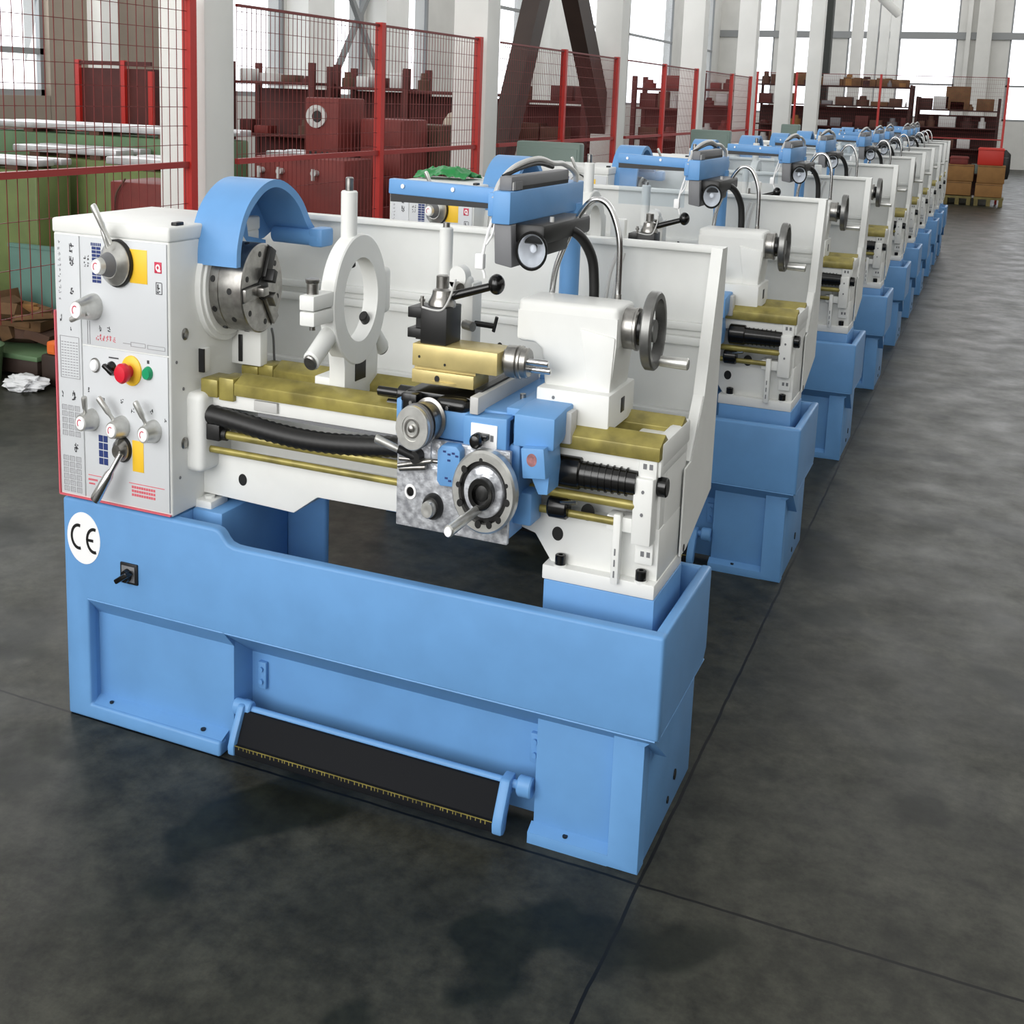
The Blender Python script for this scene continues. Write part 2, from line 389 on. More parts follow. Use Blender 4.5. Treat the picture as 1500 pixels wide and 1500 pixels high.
flush('printed_symbol')
for i in range(6): scribble(redi, 0.150+i*0.0125, 1.226, 0.010, 0.018, 7)
flush('red_lettering')
mk(inkl, 0.118, 1.212, 0.002, 0.07); mk(inkl, 0.126, 1.212, 0.002, 0.07); flush('printed_bracket')
frame(inkl, 0.278, 1.222, 0.330, 1.234); mk(inkl, 0.250, 1.228, 0.028, 0.002); flush('lever_diagram')
frame(inkl, 0.338, 1.221, 0.400, 1.232); flush('lever_diagram')
frame(ink, 0.372, 1.385, 0.392, 1.418, 0.002); scribble(ink, 0.375, 1.388, 0.015, 0.026, 10); flush('warning_triangle')
mk(ink, 0.196, 1.178, 0.036, 0.004); flush('button_caption'); mk(ink, 0.336, 1.178, 0.008, 0.010); flush('button_caption')
for r in range(4):
    for c in range(2): mk(nav, 0.151+c*0.018, 0.847+r*0.0235, 0.0155, 0.020)
flush('gear_table')
mk(redi, 0.108, 0.806, 0.05, 0.002)
for i in range(6): mk(redi, 0.108+i*0.006, 0.790, 0.0045, 0.006); 
for i in range(4): mk(redi, 0.110+i*0.006, 0.778, 0.0045, 0.005)
flush('red_lettering')
mk(redi, 0.262, 0.806, 0.13, 0.002)
for r in range(3):
    for i in range(10): mk(redi, 0.272+i*0.0088, 0.792-r*0.012, 0.0068, 0.0075)
flush('red_lettering')
for nm, x0, x1, z0, z1 in [('yellow_plate', 0.280, 0.342, 1.410, 1.508), ('yellow_plate', 0.277, 0.318, 0.845, 0.940)]:
    s = Mb(); s.box(x0, x1, -0.0034, -0.0015, z0, z1, 0.0005); yp = s.build(nm, 'yellow', head)
s = Mb(); s.box(0.368, 0.393, -0.0034, -0.0015, 1.446, 1.478, 0.0006); s.build('warning_plate', 'redlogo', head)
s = Mb(); s.ring((0.3805, -0.0032, 1.462), (0, -1, 0), 0.010, 0.005, 0.001, 16, 0.0002); s.box(0.379, 0.390, -0.0042, -0.0030, 1.450, 1.456); s.build('warning_symbol', 'sticker', head)
# dials
def dial(c, prof, material='satin', cap=None, name='control_dial'):
    d = Mb(); d.turn((c[0], 0.0, c[1]), (0, -1, 0), prof, 32); o = d.build(name, material, head)
    if cap:
        d = Mb(); d.turn((c[0], -prof[-1][0], c[1]), (0, -1, 0), [(0, cap), (0.003, cap-0.001), (0.004, cap-0.004)], 24); d.build('dial_cap', 'sticker', head)
        d = Mb(); arcband(d, c[0], c[1], cap*0.55*0.8, cap*0.6, 0.9, 4.0, cap*0.14, -prof[-1][0]-0.0048, -prof[-1][0]-0.0035, 8)
        d.build('dial_mark', 'redlogo', head)
    return o
def lever(p0, p1, r0=0.007, r1=0.0125, material='satin', name='lever_handle'):
    d = Mb(); p0 = Vector(p0); p1 = Vector(p1); dr = p1-p0; Ln = dr.length
    d.turn(p0, dr, [(0, r0), (Ln*0.35, r0), (Ln*0.45, r1*0.9), (Ln*0.92, r1), (Ln*0.98, r1*0.85), (Ln, r1*0.4)], 16)
    return d.build(name, material, head)
dial((0.238, 1.463), [(0, 0.070), (0.012, 0.070), (0.016, 0.067)], 'dark')
dial((0.238, 1.463), [(0.010, 0.066), (0.022, 0.064), (0.038, 0.046), (0.044, 0.040)], 'satin')
dial((0.238, 1.463), [(0.040, 0.038), (0.075, 0.026)], 'grey')
dial((0.238, 1.463), [(0.074, 0.025), (0.092, 0.022)], 'satin', 0.021)
lever((0.250, -0.045, 1.523), (0.205, -0.065, 1.635), 0.008, 0.0115)
lever((0.228, -0.030, 1.500), (0.212, -0.035, 1.565), 0.007, 0.009)
dial((0.146, 1.327), [(0, 0.040), (0.020, 0.038), (0.070, 0.027), (0.078, 0.026)], 'satin', 0.024)
lever((0.170, -0.055, 1.318), (0.110, -0.062, 1.292), 0.008, 0.0095)
for (x, z, tx, tz) in [(0.128, 0.982, 0.138, 1.062), (0.242, 0.976, 0.190, 1.068), (0.358, 0.980, 0.325, 1.074)]:
    dial((x, z), [(0, 0.034), (0.018, 0.0335), (0.046, 0.026), (0.052, 0.025)], 'satin', 0.021)
    lever((x, -0.030, z+0.015), (tx, -0.045, tz), 0.0065, 0.011)
dial((0.243, 0.907), [(0, 0.040), (0.006, 0.040), (0.012, 0.037)], 'dark'); dial((0.243, 0.907), [(0.008, 0.036), (0.020, 0.033), (0.034, 0.020)], 'steel')
lever((0.262, -0.034, 0.905), (0.190, -0.072, 0.757), 0.010, 0.019, 'chrome')
# push buttons
for nm, x, z, prof, m in [('lamp_button', 0.145, 1.150, [(0, 0.019), (0.010, 0.018), (0.014, 0.014)], 'sticker'), ('selector_knob', 0.207, 1.148, [(0, 0.022), (0.008, 0.021), (0.016, 0.014)], 'gloss'),
                          ('stop_collar', 0.280, 1.150, [(0, 0.046), (0.006, 0.045), (0.012, 0.030)], 'yellow'), ('stop_button', 0.280, 1.150, [(0.010, 0.018), (0.032, 0.018), (0.034, 0.029), (0.048, 0.030), (0.056, 0.024), (0.058, 0.010)], 'red'),
                          ('start_button', 0.340, 1.150, [(0, 0.021), (0.008, 0.020), (0.016, 0.016)], 'green')]:
    d = Mb(); d.turn((x, 0, z), (0, -1, 0), prof, 24); d.build(nm, m, head)
d = Mb(); d.turn((0.145, 0, 1.150), (0, -1, 0), [(0, 0.023), (0.006, 0.022)], 24); d.build('button_bezel', 'steel', head)
d = Mb(); d.box(-0.021, 0.021, -0.026, -0.012, -0.006, 0.006, 0.003, mtx=Matrix.Translation((0.207, 0, 1.148)) @ Matrix.Rotation(0.6, 4, 'Y')); d.build('selector_grip', 'gloss', head)
# side fittings
for y, z, r in [(0.070, 1.262, 0.018), (0.062, 0.935, 0.018)]:
    d = Mb(); d.turn((0.415, y, z), (1, 0, 0), [(0, r), (0.003, r), (0.006, r*0.7), (0.004, r*0.4), (0.004, 0)], 20); d.build('sight_glass', 'steel', head)
for y, z in [(0.03, 1.185), (0.04, 0.835), (0.06, 1.10), (0.16, 1.10)]:
    d = Mb(); d.cyl((0.414, y, z), (0.417, y, z), 0.005, seg=10); d.build('screw', 'grey', head)
d = Mb(); d.box(0.400, 0.470, 0.075, 0.30, 0.842, 1.086, 0.022, 4); d.build('gearbox_end_cover', 'white', head)
d = Mb(); d.box(0.414, 0.432, 0.135, 0.170, 1.135, 1.208, 0.004); d.build('cover_bracket', 'white', head)
d = Mb(); d.box(0.414, 0.4335, 0.133, 0.139, 1.136, 1.207); d.build('bracket_shadow_gap', 'dark', head)
d = Mb(); d.box(0.40, 0.52, 0.300, 0.340, 1.13, 1.25, 0.006); d.build('gap_bracket', 'white', head)
d = Mb(); d.box(0.44, 0.455, 0.296, 0.301, 1.14, 1.225, 0.002); d.build('bracket_slot', 'dark', head)
d = Mb(); d.box(0.385, 0.405, 0.05, 0.085, 1.576, 1.588, 0.003); d.build('oil_filler_cap', 'dark', head)
d = Mb(); d.tube([(0.52, 0.36, 1.24), (0.50, 0.40, 1.20), (0.49, 0.42, 1.13), (0.49, 0.43, 1.08)], 0.004, 8); d.build('cable', 'grey', head)
# bed foot flange at the headstock
d = Mb(); d.box(0.405, 0.47, 0.115, 0.20, 0.718, 0.745, 0.004); d.cyl((0.44, 0.15, 0.745), (0.44, 0.15, 0.752), 0.02, seg=16); d.build('mounting_lug', 'white', head)

# ---- chuck ---------------------------------------------------------
c = Mb(); c.turn((0.436, AX[0], AX[1]), (1, 0, 0), [(0, 0.128), (0.003, 0.134), (0.036, 0.134), (0.038, 0.131), (0.041, 0.131), (0.043, 0.135), (0.118, 0.135), (0.1215, 0.131), (0.1215, 0.036), (0.10, 0.034), (0.10, 0)], 48)
chuck = c.build('chuck', 'steel', L0)
for k in range(3):
    a = math.radians(95+120*k)
    T = Matrix.Diagonal((0.8, 0.8, 1, 1)) @ Matrix.Translation((0, AX[0]/0.8, AX[1])) @ Matrix.Rotation(a, 4, 'X')
    j = Mb(); j.box(0.690, 0.712, -0.019, 0.019, 0.030, 0.128, 0.003, mtx=T); j.box(0.70, 0.742, -0.013, 0.013, 0.022, 0.060, 0.003, mtx=T); j.build('chuck_jaw', 'dark' if k == 2 else 'steel', chuck)
    j = Mb(); j.box(0.6955, 0.6975, -0.023, 0.023, 0.026, 0.131, mtx=T); j.build('jaw_slot', 'black', chuck)
c = Mb(); c.cyl((0.555, AX[0], AX[1]), (0.5595, AX[0], AX[1]), 0.034, seg=24); c.build('chuck_bore', 'black', chuck)
for k in range(6):
    a = math.radians(40+60*k); y = AX[0]+0.8*0.105*math.cos(a); z = AX[1]+0.105*math.sin(a)
    c = Mb(); c.cyl((0.553, y, z), (0.5585, y, z), 0.009, seg=14); c.build('chuck_screw', 'black', chuck)
for k in range(9):
    a = math.radians(100+20*k+(k % 2)*6); x = 0.455 if k % 2 else 0.515
    y = AX[0]+0.8*0.1345*math.cos(a); z = AX[1]+0.1345*math.sin(a); n = Vector((0, math.cos(a)*0.8, math.sin(a)))
    c = Mb(); p = Vector((x, y, z)); c.cyl(p-n*0.006, p+n*0.002, 0.010, seg=12); c.build('key_socket', 'black', chuck)

# ---- chuck guard ----------------------------------------------------
outer = [(0.132, 1.46), (0.137, 1.523), (0.166, 1.603), (0.215, 1.660), (0.285, 1.698), (0.357, 1.703), (0.431, 1.672), (0.486, 1.627), (0.532, 1.563), (0.567, 1.532)]
inner = [(0.152, 1.46), (0.157, 1.520), (0.185, 1.592), (0.230, 1.641), (0.290, 1.676), (0.350, 1.680), (0.412, 1.655), (0.463, 1.613), (0.507, 1.553), (0.548, 1.515)]
def smooth2(pts, sub=4):
    e = [(2*pts[0][0]-pts[1][0], 2*pts[0][1]-pts[1][1])]+pts+[(2*pts[-1][0]-pts[-2][0], 2*pts[-1][1]-pts[-2][1])]; out = []
    for i in range(1, len(e)-2):
        a, b_, c_, d_ = e[i-1:i+3]
        for j in range(sub):
            t_ = j/sub
            out.append(tuple(0.5*((2*b_[k])+(c_[k]-a[k])*t_+(2*a[k]-5*b_[k]+4*c_[k]-d_[k])*t_*t_+(3*b_[k]-a[k]-3*c_[k]+d_[k])*t_**3) for k in (0, 1)))
    return out+[pts[-1]]
outer = smooth2(outer); inner = smooth2(inner)
g = Mb(); g.prism(outer+inner[::-1], 'x', 0.388, 0.552)
g.prism([(p[0]+0.003, p[1]-0.004) for p in outer]+[(0.50, 1.50), (0.16, 1.47)], 'x', 0.389, 0.395)
guard = g.build('chuck_guard', 'blue', L0)
g = Mb(); g.cyl((0.42, 0.52, 1.515), (0.598, 0.52, 1.512), 0.026, bev=0.004); g.box(0.56, 0.612, 0.50, 0.575, 1.485, 1.545, 0.01); g.build('guard_hinge', 'blue', guard)
g = Mb(); g.prism([(0.30, 1.66), (0.345, 1.67), (0.375, 1.52), (0.47, 1.50), (0.47, 1.40), (0.43, 1.30), (0.40, 1.30), (0.385, 1.42), (0.33, 1.52)], 'x', 0.405, 0.425, 0.003); g.build('guard_bracket', 'blue', guard)

# ---- bed -------------------------------------------------------------
d = Mb()
prof = [(0.405, 0.755), (0.735, 0.745), (0.815, 0.806), (1.07, 0.808), (1.44, 0.838), (1.494, 0.824), (1.543, 0.752), (1.833, 0.752), (1.833, 0.895), (0.405, 0.885)]
d.prism(prof, 'y', 0.155, 0.375, 0.004, 2)
d.box(0.405, 1.831, 0.215, 0.36, 0.86, 1.08)
d.box(0.430, 1.834, 0.128, 0.40, 1.040, 1.086, 0.006)
d.box(1.530, 1.836, 0.122, 0.405, 0.716, 0.756, 0.004)
d.box(1.725, 1.832, 0.20, 0.405, 0.75, 1.11, 0.006)
d.box(1.800, 1.8355, 0.137, 0.415, 1.062, 1.128, 0.008)
d.box(1.79, 1.830, 0.157, 0.37, 0.88, 1.07, 0.003)
bed = d.build('bed', 'white', L0)
for nm, y0, y1 in [('front_way', 0.112, 0.192), ('rear_way', 0.315, 0.390)]:
    d = Mb(); ym = y0+(y1-y0)*0.62
    d.prism([(y0, 1.086), (y0, 1.122), (ym, 1.146), (y1, 1.124), (y1, 1.086)], 'x', 0.555, 1.832, 0.002); d.build(nm, 'olive', bed)
for y0, y1 in [(0.108, 0.196), (0.312, 0.394)]:
    d = Mb(); d.box(0.440, 0.500, y0, y1, 1.072, 1.126, 0.004); d.box(0.500, 0.552, y0+0.006, y1-0.004, 1.066, 1.134, 0.003); d.build('gap_piece', 'olive', bed)
for x, y, z, r in [(0.556, 0.155, 0.818, 0.016), (1.558, 0.155, 0.835, 0.017), (1.638, 0.155, 0.908, 0.020)]:
    d = Mb(); d.turn((x, y, z), (0, -1, 0), [(-0.003, r*1.15), (0.001, r*1.15), (0.0012, r*0.8), (0.0012, 0)], 20); d.build('plug', 'dark', bed)
for x in (1.575, 1.795):
    d = Mb(); d.turn((x, 0.138, 0.756), (0, 0, 1), [(0, 0.018), (0.028, 0.018), (0.030, 0.015), (0.030, 0.008), (0.018, 0.007), (0.018, 0)], 18); d.build('socket_bolt', 'gloss', bed)
    d = Mb(); d.turn((x, 0.138, 0.752), (0, 0, 1), [(0, 0.021), (0.008, 0.021), (0.008, 0.016)], 18); d.build('washer', 'white', bed)
d = Mb(); d.box(0.62, 0.70, 0.118, 0.130, 1.050, 1.080, 0.002); d.build('rack_stop', 'lgrey', bed)
d = Mb(); d.box(0.63, 1.80, 0.126, 0.15, 1.032, 1.041); d.build('gear_rack', 'grey', bed)
# right end bracket
d = Mb(); d.box(1.776, 1.826, 0.118, 0.20, 1.035, 1.100, 0.006); d.box(1.770, 1.822, 0.105, 0.20, 0.862, 1.040, 0.006); d.box(1.774, 1.822, 0.140, 0.20, 0.800, 0.858, 0.004)
eb = d.build('end_bracket', 'white', bed)
for z in (0.945, 1.005): d = Mb(); d.cyl((1.796, 0.106, z), (1.796, 0.1035, z), 0.005, seg=10); d.build('bracket_screw', 'grey', bed)
for x in (1.790, 1.806):
    for zz, yy in ((1.068, 0.1165), (0.828, 0.1385)):
        d = Mb(); d.box(x, x+0.009, yy, yy+0.003, zz-0.006, zz+0.008); d.build('stamped_mark', 'grey', bed)
d = Mb(); d.box(1.722, 1.743, 0.105, 0.135, 0.745, 0.935, 0.005); d.box(1.70, 1.775, 0.12, 0.17, 0.885, 0.925, 0.004); d.build('switch_lever', 'white', bed)
for z in (0.765, 0.795, 0.825): d = Mb(); d.box(1.730, 1.7335, 0.1035, 0.106, z, z+0.018); d.build('lever_slot', 'grey', bed)
d = Mb(); d.cyl((1.822, 0.15, 1.012), (1.848, 0.15, 1.012), 0.026, bev=0.003); d.build('screw_end_nut', 'gloss', bed)
# screws and rods
d = Mb(); d.cyl((0.45, 0.115, 0.963), (1.78, 0.115, 0.963), 0.0125); d.build('feed_rod', 'olive', bed)
d = Mb(); d.cyl((0.45, 0.115, 0.912), (1.74, 0.115, 0.912), 0.0105); d.build('control_rod', 'olive', bed)
d = Mb(); d.box(0.455, 0.515, 0.095, 0.15, 0.945, 0.995, 0.004); d.cyl((0.51, 0.115, 0.963), (0.53, 0.115, 0.963), 0.018); d.build('rod_collar', 'black', bed)
d = Mb()
pts = [(0.45+0.72*i/60, 0.118, 1.018-0.030*math.sin(PI*i/60)**1.5) for i in range(61)]
d.tube(pts, 0.031, 18, 1, ribs=1); d.build('leadscrew_bellows', 'black', bed, 60)
d = Mb(); d.cyl((1.560, 0.122, 1.022), (1.628, 0.122, 1.022), 0.043, bev=0.004); d.cyl((1.620, 0.122, 1.020), (1.776, 0.122, 1.020), 0.036, 0.032)
for i in range(7): d.cyl((1.640+i*0.018, 0.122, 1.020), (1.643+i*0.018, 0.122, 1.020), 0.0375)
d.build('leadscrew_cover', 'gloss', bed)
d = Mb(); d.cyl((1.545, 0.112, 0.925), (1.60, 0.112, 0.925), 0.030, bev=0.005); d.build('control_rod_boss', 'gloss', bed)
d = Mb(); d.cyl((1.55, 0.106, 0.935), (1.63, 0.085, 0.955), 0.005, seg=10); d.build('start_lever', 'chrome', bed)

# ---- splash guard -----------------------------------------------------
d = Mb(); d.box(0.12, 1.83, 0.690, 0.702, 0.86, 1.566)
d.box(0.118, 1.839, 0.655, 0.702, 1.552, 1.570, 0.003)
d.prism([(0.64, 1.569), (0.702, 1.569), (0.702, 0.845), (0.42, 0.752), (0.36, 0.752), (0.36, 1.0), (0.422, 1.005), (0.53, 1.166)], 'x', 1.8375, 1.8420)
def strip(m, a, bb, w, th):  # folded lip along the slanting front edge
    y0, z0 = a; y1, z1 = bb
    m.quad((1.8418, y0, z0), (1.8418-w, y0, z0), (1.8418-w, y1, z1), (1.8418, y1, z1)); m.quad((1.8418, y0+th, z0), (1.8418, y1+th, z1), (1.8418-w, y1+th, z1), (1.8418-w, y0+th, z0))
    m.quad((1.8418-w, y0, z0), (1.8418-w, y0+th, z0), (1.8418-w, y1+th, z1), (1.8418-w, y1, z1)); m.quad((1.8418, y0, z0), (1.8418-w, y0, z0), (1.8418-w, y0+th, z0), (1.8418, y0+th, z0)); m.quad((1.8418, y1, z1), (1.8418, y1+th, z1), (1.8418-w, y1+th, z1), (1.8418-w, y1, z1))
    m.quad((1.8418, y0, z0), (1.8418, y1, z1), (1.8418, y1+th, z1), (1.8418, y0+th, z0))
strip(d, (0.639, 1.5695), (0.53, 1.166), 0.032, 0.012); strip(d, (0.53, 1.166), (0.422, 1.005), 0.032, 0.012)
d.box(0.12, 1.83, 0.674, 0.692, 1.318, 1.342, 0.004); d.box(0.12, 1.83, 0.668, 0.692, 1.275, 1.300, 0.004)
d.box(0.12, 1.83, 0.660, 0.692, 1.050, 1.075, 0.004)
d.prism([(0.40, 0.845), (0.70, 0.845), (0.70, 0.87), (0.40, 0.87)], 'x', 0.45, 1.83)
splash = d.build('splash_guard', 'white', L0)
for x, z in [(0.66, 1.225), (1.15, 1.20)]:
    d = Mb(); d.cyl((x, 0.689, z), (x, 0.692, z), 0.011, seg=12); d.build('guard_hole', 'black', splash)
d = Mb(); d.box(1.50, 1.545, 0.66, 0.690, 1.575, 1.63, 0.006); d.build('guard_clip', 'white', splash)
d = Mb(); d.cyl((1.841, 0.395, 0.765), (1.8432, 0.395, 0.765), 0.011, seg=12); d.build('guard_hole', 'black', splash)

# ---- tailstock ----------------------------------------------------------
d = Mb(); d.box(1.405, 1.682, 0.190, 0.340, 1.334, 1.450, 0.014, 3)
d.prism([(1.407, 1.338), (1.455, 1.336), (1.476, 1.320), (1.488, 1.222), (1.670, 1.222), (1.6805, 1.350), (1.6805, 1.420), (1.407, 1.420)], 'y', 0.1895, 0.3405, 0.010, 3, sel=lambda e: all(v.co.z < 1.34 for v in e.verts))
d.prism([(1.610, 1.222), (1.671, 1.222), (1.6785, 1.372), (1.582, 1.388)], 'y', 0.1835, 0.25, 0.005, 2)
d.box(1.482, 1.682, 0.150, 0.378, 1.128, 1.228, 0.005)
tail = d.build('tailstock', 'white', L0)
for x, z in [(1.53, 1.205)]:
    d = Mb(); d.cyl((x, 0.152, z), (x, 0.1485, z), 0.005, seg=10); d.build('screw', 'grey', tail)
d = Mb(); d.box(1.681, 1.6835, 0.255, 0.285, 1.160, 1.200, 0.001); d.build('index_mark', 'dark', tail)
d = Mb(); d.box(1.560, 1.576, 0.132, 0.152, 1.145, 1.182, 0.003); d.cyl((1.568, 0.134, 1.17), (1.568, 0.128, 1.17), 0.005, seg=8); d.build('clamp_block', 'steel', tail)
d = Mb(); d.cyl((1.400, 0.262, 1.386), (1.41, 0.262, 1.386), 0.032); d.build('quill', 'steel', tail)
d = Mb(); d.turn((1.680, 0.262, 1.388), (1, 0, 0), [(0, 0.052), (0.003, 0.055), (0.030, 0.055), (0.032, 0.058), (0.038, 0.058), (0.041, 0.054)], 36); dl = d.build('quill_dial', 'steel', tail)
d = Mb(); d.turn((1.720, 0.262, 1.388), (1, 0, 0), [(0, 0.043), (0.022, 0.040), (0.030, 0.034)], 28); d.build('dial_collar', 'gloss', tail)
def wheel(cx, cy, cz):
    w = Mb(); w.ring((cx, cy, cz), (1, 0, 0), 0.104, 0.085, 0.028, 44, 0.004)
    w.cyl((cx-0.004, cy, cz), (cx+0.020, cy, cz), 0.030)
    for k in range(3):
        a = math.radians(30+120*k); T = Matrix.Diagonal((0.8, 0.8, 1, 1)) @ Matrix.Translation((cx/0.8, cy/0.8, cz)) @ Matrix.Rotation(a, 4, 'X')
        w.box(0.006, 0.014, -0.009, 0.009, 0.02, 0.090, 0.003, mtx=T)
    return w.build('handwheel', 'wheel', tail)
hw = wheel(1.742, 0.262, 1.388)
d = Mb(); d.cyl((1.762, 0.302, 1.302), (1.845, 0.302, 1.302), 0.014, 0.0165, bev=0.003); d.build('crank_handle', 'satin', tail)

# ---- carriage: saddle, cross slide, apron -------------------------------
d = Mb()
d.box(1.142, 1.462, 0.020, 0.44, 1.088, 1.168, 0.006)
d.box(1.142, 1.166, 0.012, 0.10, 1.08, 1.182, 0.004)
d.prism([(1.340, 1.075), (1.462, 1.082), (1.462, 1.172), (1.340, 1.166)], 'y', 0.004, 0.06, 0.006)
d.box(1.300, 1.47, 0.05, 0.46, 1.12, 1.176, 0.006)
d.prism([(0.014, 1.102), (0.014, 1.186), (0.105, 1.197), (0.40, 1.19), (0.40, 1.147), (0.13, 1.147), (0.09, 1.112)], 'x', 1.476, 1.586, 0.005)
d.box(1.44, 1.49, 0.05, 0.40, 1.148, 1.190, 0.004)
saddle = d.build('saddle', 'blue', L0)
d = Mb(); d.box(1.160, 1.470, 0.006, 0.120, 0.846, 1.085, 0.003); d.box(1.46, 1.52, 0.05, 0.13, 0.88, 0.97, 0.008); d.box(1.46, 1.49, 0.03, 0.13, 0.96, 1.10, 0.006); apron = d.build('apron', 'blue', L0)
d = Mb(); d.box(1.157, 1.478, -0.006, 0.010, 0.842, 1.090, 0.003); d.build('apron_face_plate', 'film', apron)
d = Mb(); d.box(1.165, 1.258, -0.012, -0.004, 1.035, 1.090, 0.002); d.build('apron_corner_plate', 'film', apron)
d = Mb(); d.prism([(1.288, 0.993), (1.298, 0.980), (1.352, 0.984), (1.352, 1.080), (1.340, 1.092), (1.300, 1.090), (1.288, 1.075)], 'y', -0.036, 0.0, 0.004); d.build('nut_lever_boss', 'blue', apron)
d = Mb()
for x, z in [(1.305, 1.072), (1.318, 1.066), (1.330, 1.070), (1.340, 1.064), (1.318, 1.050), (1.312, 1.002), (1.322, 0.996)]: d.box(x, x+0.008, -0.0375, -0.0355, z, z+0.005)
d.build('boss_marks', 'navy', apron)
# apron handwheel
wc = (1.430, 0.992)
d = Mb(); d.ring((wc[0], -0.030, wc[1]), (0, -1, 0), 0.109, 0.083, 0.034, 56, 0.006); d.build('apron_handwheel', 'satin', apron)
d = Mb(); d.turn((wc[0], -0.020, wc[1]), (0, -1, 0), [(0, 0.090), (0.030, 0.090), (0.030, 0)], 44); d.build('handwheel_recess', 'black', apron)
d = Mb(); d.turn((wc[0], -0.048, wc[1]), (0, -1, 0), [(0, 0.069), (0.010, 0.067), (0.012, 0.064), (0.012, 0)], 44); d.build('handwheel_disc', 'film', apron)
d = Mb(); d.ring((wc[0], -0.058, wc[1]), (0, -1, 0), 0.042, 0.028, 0.022, 32, 0.002); d.turn((wc[0], -0.056, wc[1]), (0, -1, 0), [(0, 0.030), (0.006, 0.030)], 24); d.build('handwheel_hub', 'gloss', apron)
d = Mb(); d.turn((wc[0], -0.055, wc[1]), (0, -1, 0), [(0, 0.022), (0.014, 0.021), (0.017, 0.012)], 20); d.build('hub_cap', 'dark', apron)
for k, r in zip((96, 140, 172, 205, 236, 262, 288, 312, 350, 20), (.006, .010, .008, .010, .008, .011, .010, .010, .010, .006)):
    a = math.radians(k); x = wc[0]+0.8*0.085*math.cos(a); z = wc[1]+0.085*math.sin(a)
    d = Mb(); d.cyl((x, -0.060, z), (x, -0.0648, z), r, seg=14); d.build('wheel_graduation_gap', 'black', apron)
d = Mb(); d.cyl((1.420, -0.062, 0.948), (1.420, -0.240, 0.948), 0.0125, 0.016, bev=0.003); d.build('crank_handle', 'satin', apron)
d = Mb(); d.turn((1.420, -0.239, 0.948), (0, -1, 0), [(0, 0.013), (0.004, 0.012), (0.004, 0.006), (0.002, 0)], 16); d.build('handle_end', 'sticker', apron)
# knobs
d = Mb(); d.ring((1.200, -0.006, 0.940), (0, -1, 0), 0.021, 0.014, 0.004, 24, 0.001); d.build('oil_port_ring', 'sticker', apron)
d = Mb(); d.turn((1.200, -0.004, 0.940), (0, -1, 0), [(0, 0.013), (0.005, 0.012), (0.006, 0.004)], 18); d.build('oil_port', 'gloss', apron)
d = Mb(); d.turn((1.268, -0.005, 0.912), (0, -1, 0), [(0, 0.036), (0.010, 0.036), (0.022, 0.030)], 28); d.build('feed_knob_collar', 'dark', apron)
d = Mb(); d.turn((1.268, -0.024, 0.912), (0, -1, 0), [(0, 0.023), (0.020, 0.023), (0.024, 0.020), (0.024, 0.008), (0.022, 0)], 24); d.build('feed_knob', 'satin', apron)
# half nut levers
d = Mb(); d.cyl((1.225, -0.006, 1.045), (1.225, -0.040, 1.045), 0.020, 0.017); d.build('lever_boss', 'dark', apron)
d = Mb(); d.cyl((1.222, -0.032, 1.045), (1.180, -0.045, 1.064), 0.011, 0.012); d.build('lever_socket', 'dark', apron)
d = Mb(); d.cyl((1.188, -0.040, 1.058), (1.120, -0.060, 1.088), 0.010, 0.012, bev=0.003); d.build('lever_grip', 'satin', apron)
for p0, p1, r in [((1.170, -0.020, 1.030), (1.300, -0.020, 1.040), 0.006), ((1.170, -0.026, 1.012), (1.270, -0.026, 1.040), 0.007), ((1.172, -0.02, 1.003), (1.250, -0.02, 1.018), 0.008)]:
    d = Mb(); d.cyl(p0, p1, r, seg=12, bev=0.002); d.build('feed_lever', 'steel', apron)
# right hand box with worn red label
T = Matrix.Translation((1.545, 0.03, 1.072)) @ Matrix.Rotation(math.radians(-6), 4, 'Y')
d = Mb(); d.box(-0.032, 0.030, -0.046, 0.070, -0.038, 0.040, 0.003, mtx=T); d.prism([(-0.02, -0.036), (0.03, -0.036), (0.022, -0.085), (-0.002, -0.085)], 'y', -0.02, 0.06, mtx=T); d.build('thread_dial_box', 'blue', apron)
d = Mb(); d.turn((1.540, -0.0155, 1.082), (0, -1, 0), [(0, 0.017), (0.0012, 0.017)], 20); d.build('worn_red_label', mat('faded_red', (176, 118, 120), 0.6, noise=0.3, nscale=60), apron)
# saddle label and knob
d = Mb(); d.box(1.364, 1.437, 0.0005, 0.006, 1.088, 1.150, 0.001); d.build('saddle_label', 'sticker', saddle)
d = Mb(); d.turn((1.392, 0.002, 1.112), (0, -1, 0), [(0, 0.010), (0.012, 0.010), (0.014, 0.020), (0.036, 0.020), (0.042, 0.016), (0.045, 0.006)], 22); d.box(1.39, 1.418, -0.02, 0.0, 1.112, 1.128, 0.003); d.build('oil_pump_knob', 'gloss', saddle)
d = Mb(); d.box(1.420, 1.428, -0.001, 0.001, 1.108, 1.124); d.build('label_symbol', 'grey', saddle)
for x in (1.362, 1.44, 1.49):
    d = Mb(); d.cyl((x, 0.10+(x-1.36)*0.8, 1.174), (x, 0.10+(x-1.36)*0.8, 1.200), 0.010, seg=12); d.build('saddle_bolt', 'steel', saddle)
d = Mb(); d.box(1.565, 1.60, 0.10, 0.145, 1.10, 1.185, 0.004); d.build('way_wiper_plate', 'lgrey', saddle)
d = Mb(); d.cyl((1.02, 0.14, 1.158), (1.10, 0.14, 1.158), 0.014); d.cyl((1.085, 0.14, 1.158), (1.142, 0.14, 1.158), 0.026, bev=0.003); d.cyl((1.05, 0.14, 1.128), (1.142, 0.14, 1.128), 0.012); d.build('carriage_stop', 'gloss', saddle)
